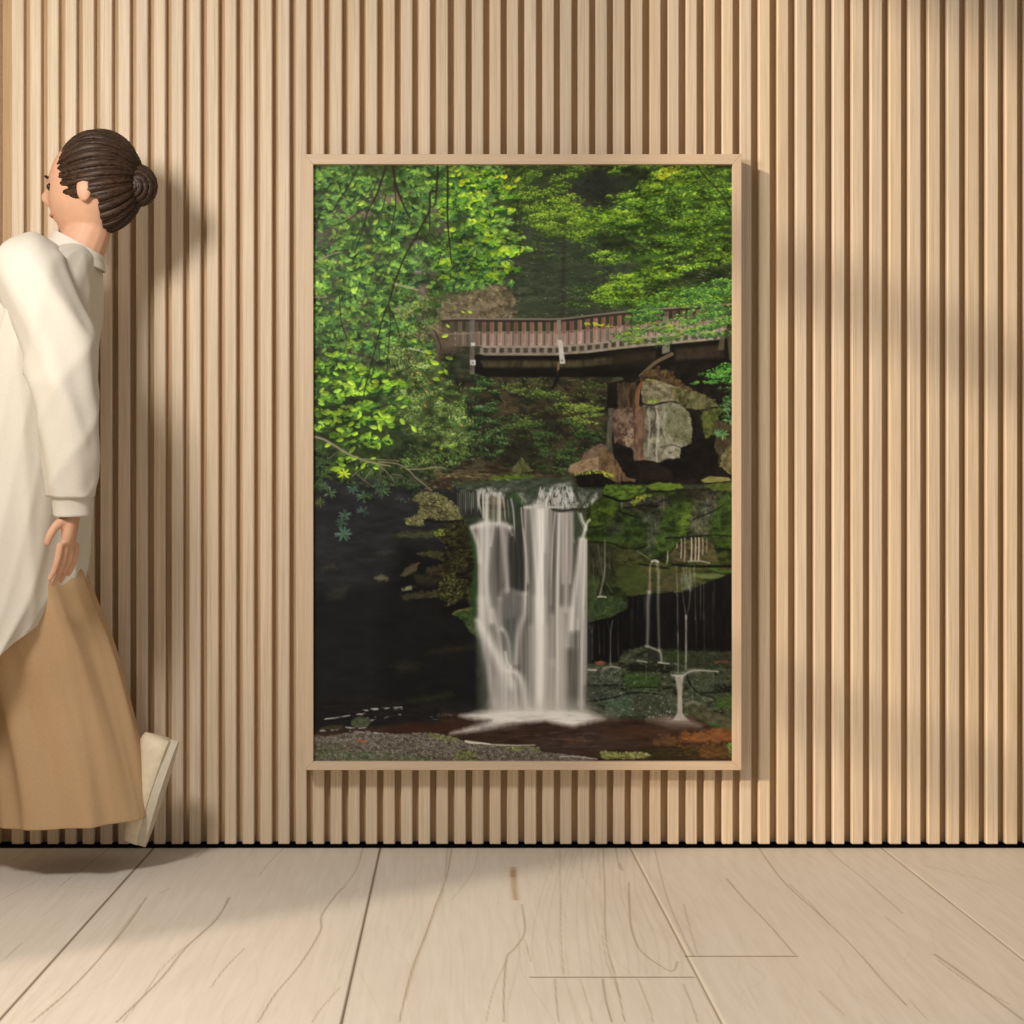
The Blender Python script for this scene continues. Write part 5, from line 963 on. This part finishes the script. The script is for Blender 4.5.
def tube(name, pts, mat, fold, seg=64, sub=10, thick=.004, flat=1.0, parent=person):
    P_ = [Vector(p) for p, r in pts]; Rr = [r for p, r in pts]; n = len(P_); C_ = []
    for i in range(n-1):
        a, b, c, d = P_[max(i-1, 0)], P_[i], P_[i+1], P_[min(i+2, n-1)]; ra, rb, rc_, rd = Rr[max(i-1, 0)], Rr[i], Rr[i+1], Rr[min(i+2, n-1)]
        for k in range(sub):
            t = k/sub; f = lambda a, b, c, d: 0.5*((2*b)+(c-a)*t+(2*a-5*b+4*c-d)*t*t+(3*b-a-3*c+d)*t**3); C_.append((f(a, b, c, d), f(ra, rb, rc_, rd)))
    C_.append((P_[-1], Rr[-1])); bm = bmesh.new(); vr = []
    for i, (p, r) in enumerate(C_):
        tn = (C_[min(i+1, len(C_)-1)][0]-C_[max(i-1, 0)][0]).normalized(); yv = Vector((0, 1, 0)); yv = (yv-tn*yv.dot(tn)).normalized(); xv = yv.cross(tn)
        row = []
        for s_ in range(seg):
            a = 2*math.pi*s_/seg; e = 1+fold(a, i/(len(C_)-1)); row.append(bm.verts.new(p+xv*math.cos(a)*r*e+yv*math.sin(a)*r*e*flat))
        vr.append(row)
    for i in range(len(vr)-1):
        for s_ in range(seg): s2 = (s_+1) % seg; bm.faces.new((vr[i][s_], vr[i][s2], vr[i+1][s2], vr[i+1][s_]))
    bmesh.ops.recalc_face_normals(bm, faces=bm.faces); me = bpy.data.meshes.new(name); bm.to_mesh(me); bm.free()
    for p_ in me.polygons: p_.use_smooth = True
    o = link(name, me, mat, parent); so = o.modifiers.new('so', 'SOLIDIFY'); so.thickness = thick; so.offset = -1; return o
slf = lambda a, t: .13*((1-abs(math.sin((2*a+15*t+.8*math.sin(3*a))/2)))**1.6-.35)*math.sin(3.0*t+.12)+.07*((1-abs(math.sin((3*a-24*t)/2)))**2-.3)+.03*math.sin(6*a+9*t)
sl1 = tube('sleeve', [(j(48, 268, .40), .060), (j(54, 290, .455), .075), (jj(58, 345, .475), .074), (jj(66, 395, .49), .068), (jj(70, 450, .485), .060), (jj(71, 496, .475), .048)], M_shirt, slf)
cf = tube('cuff', [(jj(71, 490, .477), .044), (jj(71.6, 504, .472), .040), (jj(72, 516, .47), .038)], M_shirt, lambda a, t: .03*math.sin(4*a), sub=4, parent=sl1)
sl2 = tube('sleeve', [(j(46, 270, .20), .060), (j(40, 288, .150), .074), (j(4, 330, .135), .070), (j(-28, 370, .13), .066), (j(-66, 397, .14), .058), (j(-92, 413, .147), .050)], M_shirt, slf)
tube('collar', [(j(73, 262, .30), .072), (j(76, 252, .30), .063), (j(80, 244, .30), .060)], M_shirt, lambda a, t: .03*math.sin(2*a), sub=5, flat=1.0)
def tf(a, t): return min(1, t*2)*(.07*((1-abs(math.sin((8*a+3*t)/2)))**1.4-.35)+.03*math.sin(11*a-4*t)+.025*((1-abs(math.sin((17*a+2*t)/2)))**2-.3))
tr = loft('trousers', [(500, 500, -34, 66, .135, .30), (530, 530, -42, 74, .145, .30), (565, 565, -46, 82, .15, .30), (600, 600, -48, 92, .155, .28), (650, 645, -44, 106, .15, .25), (700, 695, -38, 118, .14, .225), (750, 745, -30, 130, .135, .215), (800, 792, -24, 140, .135, .21), (829, 822, -22, 146, .135, .21)], M_trouser, tf); tag(tr, 'wide tan trouser leg swinging back')
fl_ = loft('trouser_leg', [(515, 515, -30, 34, .07, .36), (550, 550, -52, 36, .09, .37), (600, 600, -80, 25, .10, .385), (680, 680, -105, 2, .105, .39), (760, 760, -128, -18, .11, .39), (820, 820, -142, -30, .115, .39), (856, 856, -150, -38, .118, .39)], M_trouser, tf)
# shoes
def shoe(an, dv, up):
    sd = Vector((0, 1, 0)); bm = bmesh.new(); n = 26; vr = []
    for i in range(n):
        t = i/(n-1); l = -.055+.245*t; wd = .030+.014*math.sin(min(1, t*1.2)*math.pi*.9)-(.022*max(0, t-.8)/.2)**1; hh = .068-.030*min(1, t*1.15)+(.0 if t < .9 else -.008*(t-.9)/.1)
        if t < .07: wd *= .72+4*t; hh *= .86+2*t
        row = []
        for s_ in range(24):
            a = 2*math.pi*s_/24; w_ = math.cos(a)*wd; h_ = max(0, math.sin(a))*hh if math.sin(a) > 0 else math.sin(a)*.004
            row.append(bm.verts.new(an+dv*l+sd*w_+up*(h_-.062)))
        vr.append(row)
    for i in range(n-1):
        for s_ in range(24): s2 = (s_+1) % 24; bm.faces.new((vr[i][s_], vr[i][s2], vr[i+1][s2], vr[i+1][s_]))
    bm.faces.new(vr[0]); bm.faces.new(vr[-1][::-1]); bmesh.ops.recalc_face_normals(bm, faces=bm.faces)
    me = bpy.data.meshes.new('shoe'); bm.to_mesh(me); bm.free()
    for p_ in me.polygons: p_.use_smooth = True
    o = link('shoe', me, M_shoe, person)
    bm = bmesh.new(); top = []; bot = []
    for s_ in range(40):
        a = 2*math.pi*s_/40; l = .067+.125*math.cos(a); w_ = .043*math.sin(a)*(1-.15*abs(math.cos(a)))
        top.append(bm.verts.new(an+dv*l+sd*w_-up*.064)); bot.append(bm.verts.new(an+dv*l+sd*w_-up*.082))
    for s_ in range(40): s2 = (s_+1) % 40; bm.faces.new((top[s_], top[s2], bot[s2], bot[s_]))
    bm.faces.new(top); bm.faces.new(bot[::-1]); bmesh.ops.recalc_face_normals(bm, faces=bm.faces); me = bpy.data.meshes.new('sole'); bm.to_mesh(me); bm.free(); link('sole', me, M_sole, o)
anL_ = Vector((anL.x, anL.y, .082)); shoe(anL_, Vector((-1, 0, 0)), Vector((0, 0, 1)))
shoe(anR, Vector((-.30, 0, -.954)).normalized(), Vector((-.954, 0, .30)).normalized())

# ---------------------------------------------------------------- light, camera
def light(name, kind, loc, energy, color, **kw):
    l = bpy.data.lights.new(name, kind); l.energy = energy; l.color = color
    for k, v in kw.items(): setattr(l, k, v)
    o = bpy.data.objects.new(name, l); col.objects.link(o); o.location = loc; return o
s_ = light('sun_light', 'SUN', (-4, -4, 4), 2.6, (1, .83, .65), angle=math.radians(2.6))
s_.rotation_euler = Vector((-1.48, -1, .64)).to_track_quat('Z', 'Y').to_euler()
light('unseen_left_light', 'POINT', ((50-PX)*S_, -1.6, CZ+(512-150)*S_), 82, (1, .94, .875), shadow_soft_size=.15)  # unseen point light added front left, no fixture, brightens the left wall
w = bpy.data.worlds.new('world'); bpy.context.scene.world = w; w.use_nodes = True
bg = w.node_tree.nodes['Background']; bg.inputs[0].default_value = (1, .96, .91, 1); bg.inputs[1].default_value = .31
cam = bpy.data.cameras.new('camera'); co = bpy.data.objects.new('camera', cam); col.objects.link(co)
co.location = (0, -D, CZ); co.rotation_euler = (math.pi/2, 0, 0); cam.sensor_width = 36; cam.lens = 36*F/1024; cam.shift_x = (512-PX)/1024; cam.clip_start = .05
sc = bpy.context.scene; sc.camera = co
sc.view_settings.view_transform = 'Standard'; sc.view_settings.look = 'None'; sc.view_settings.exposure = 0; sc.view_settings.gamma = 1; sc.view_settings.use_curve_mapping = False
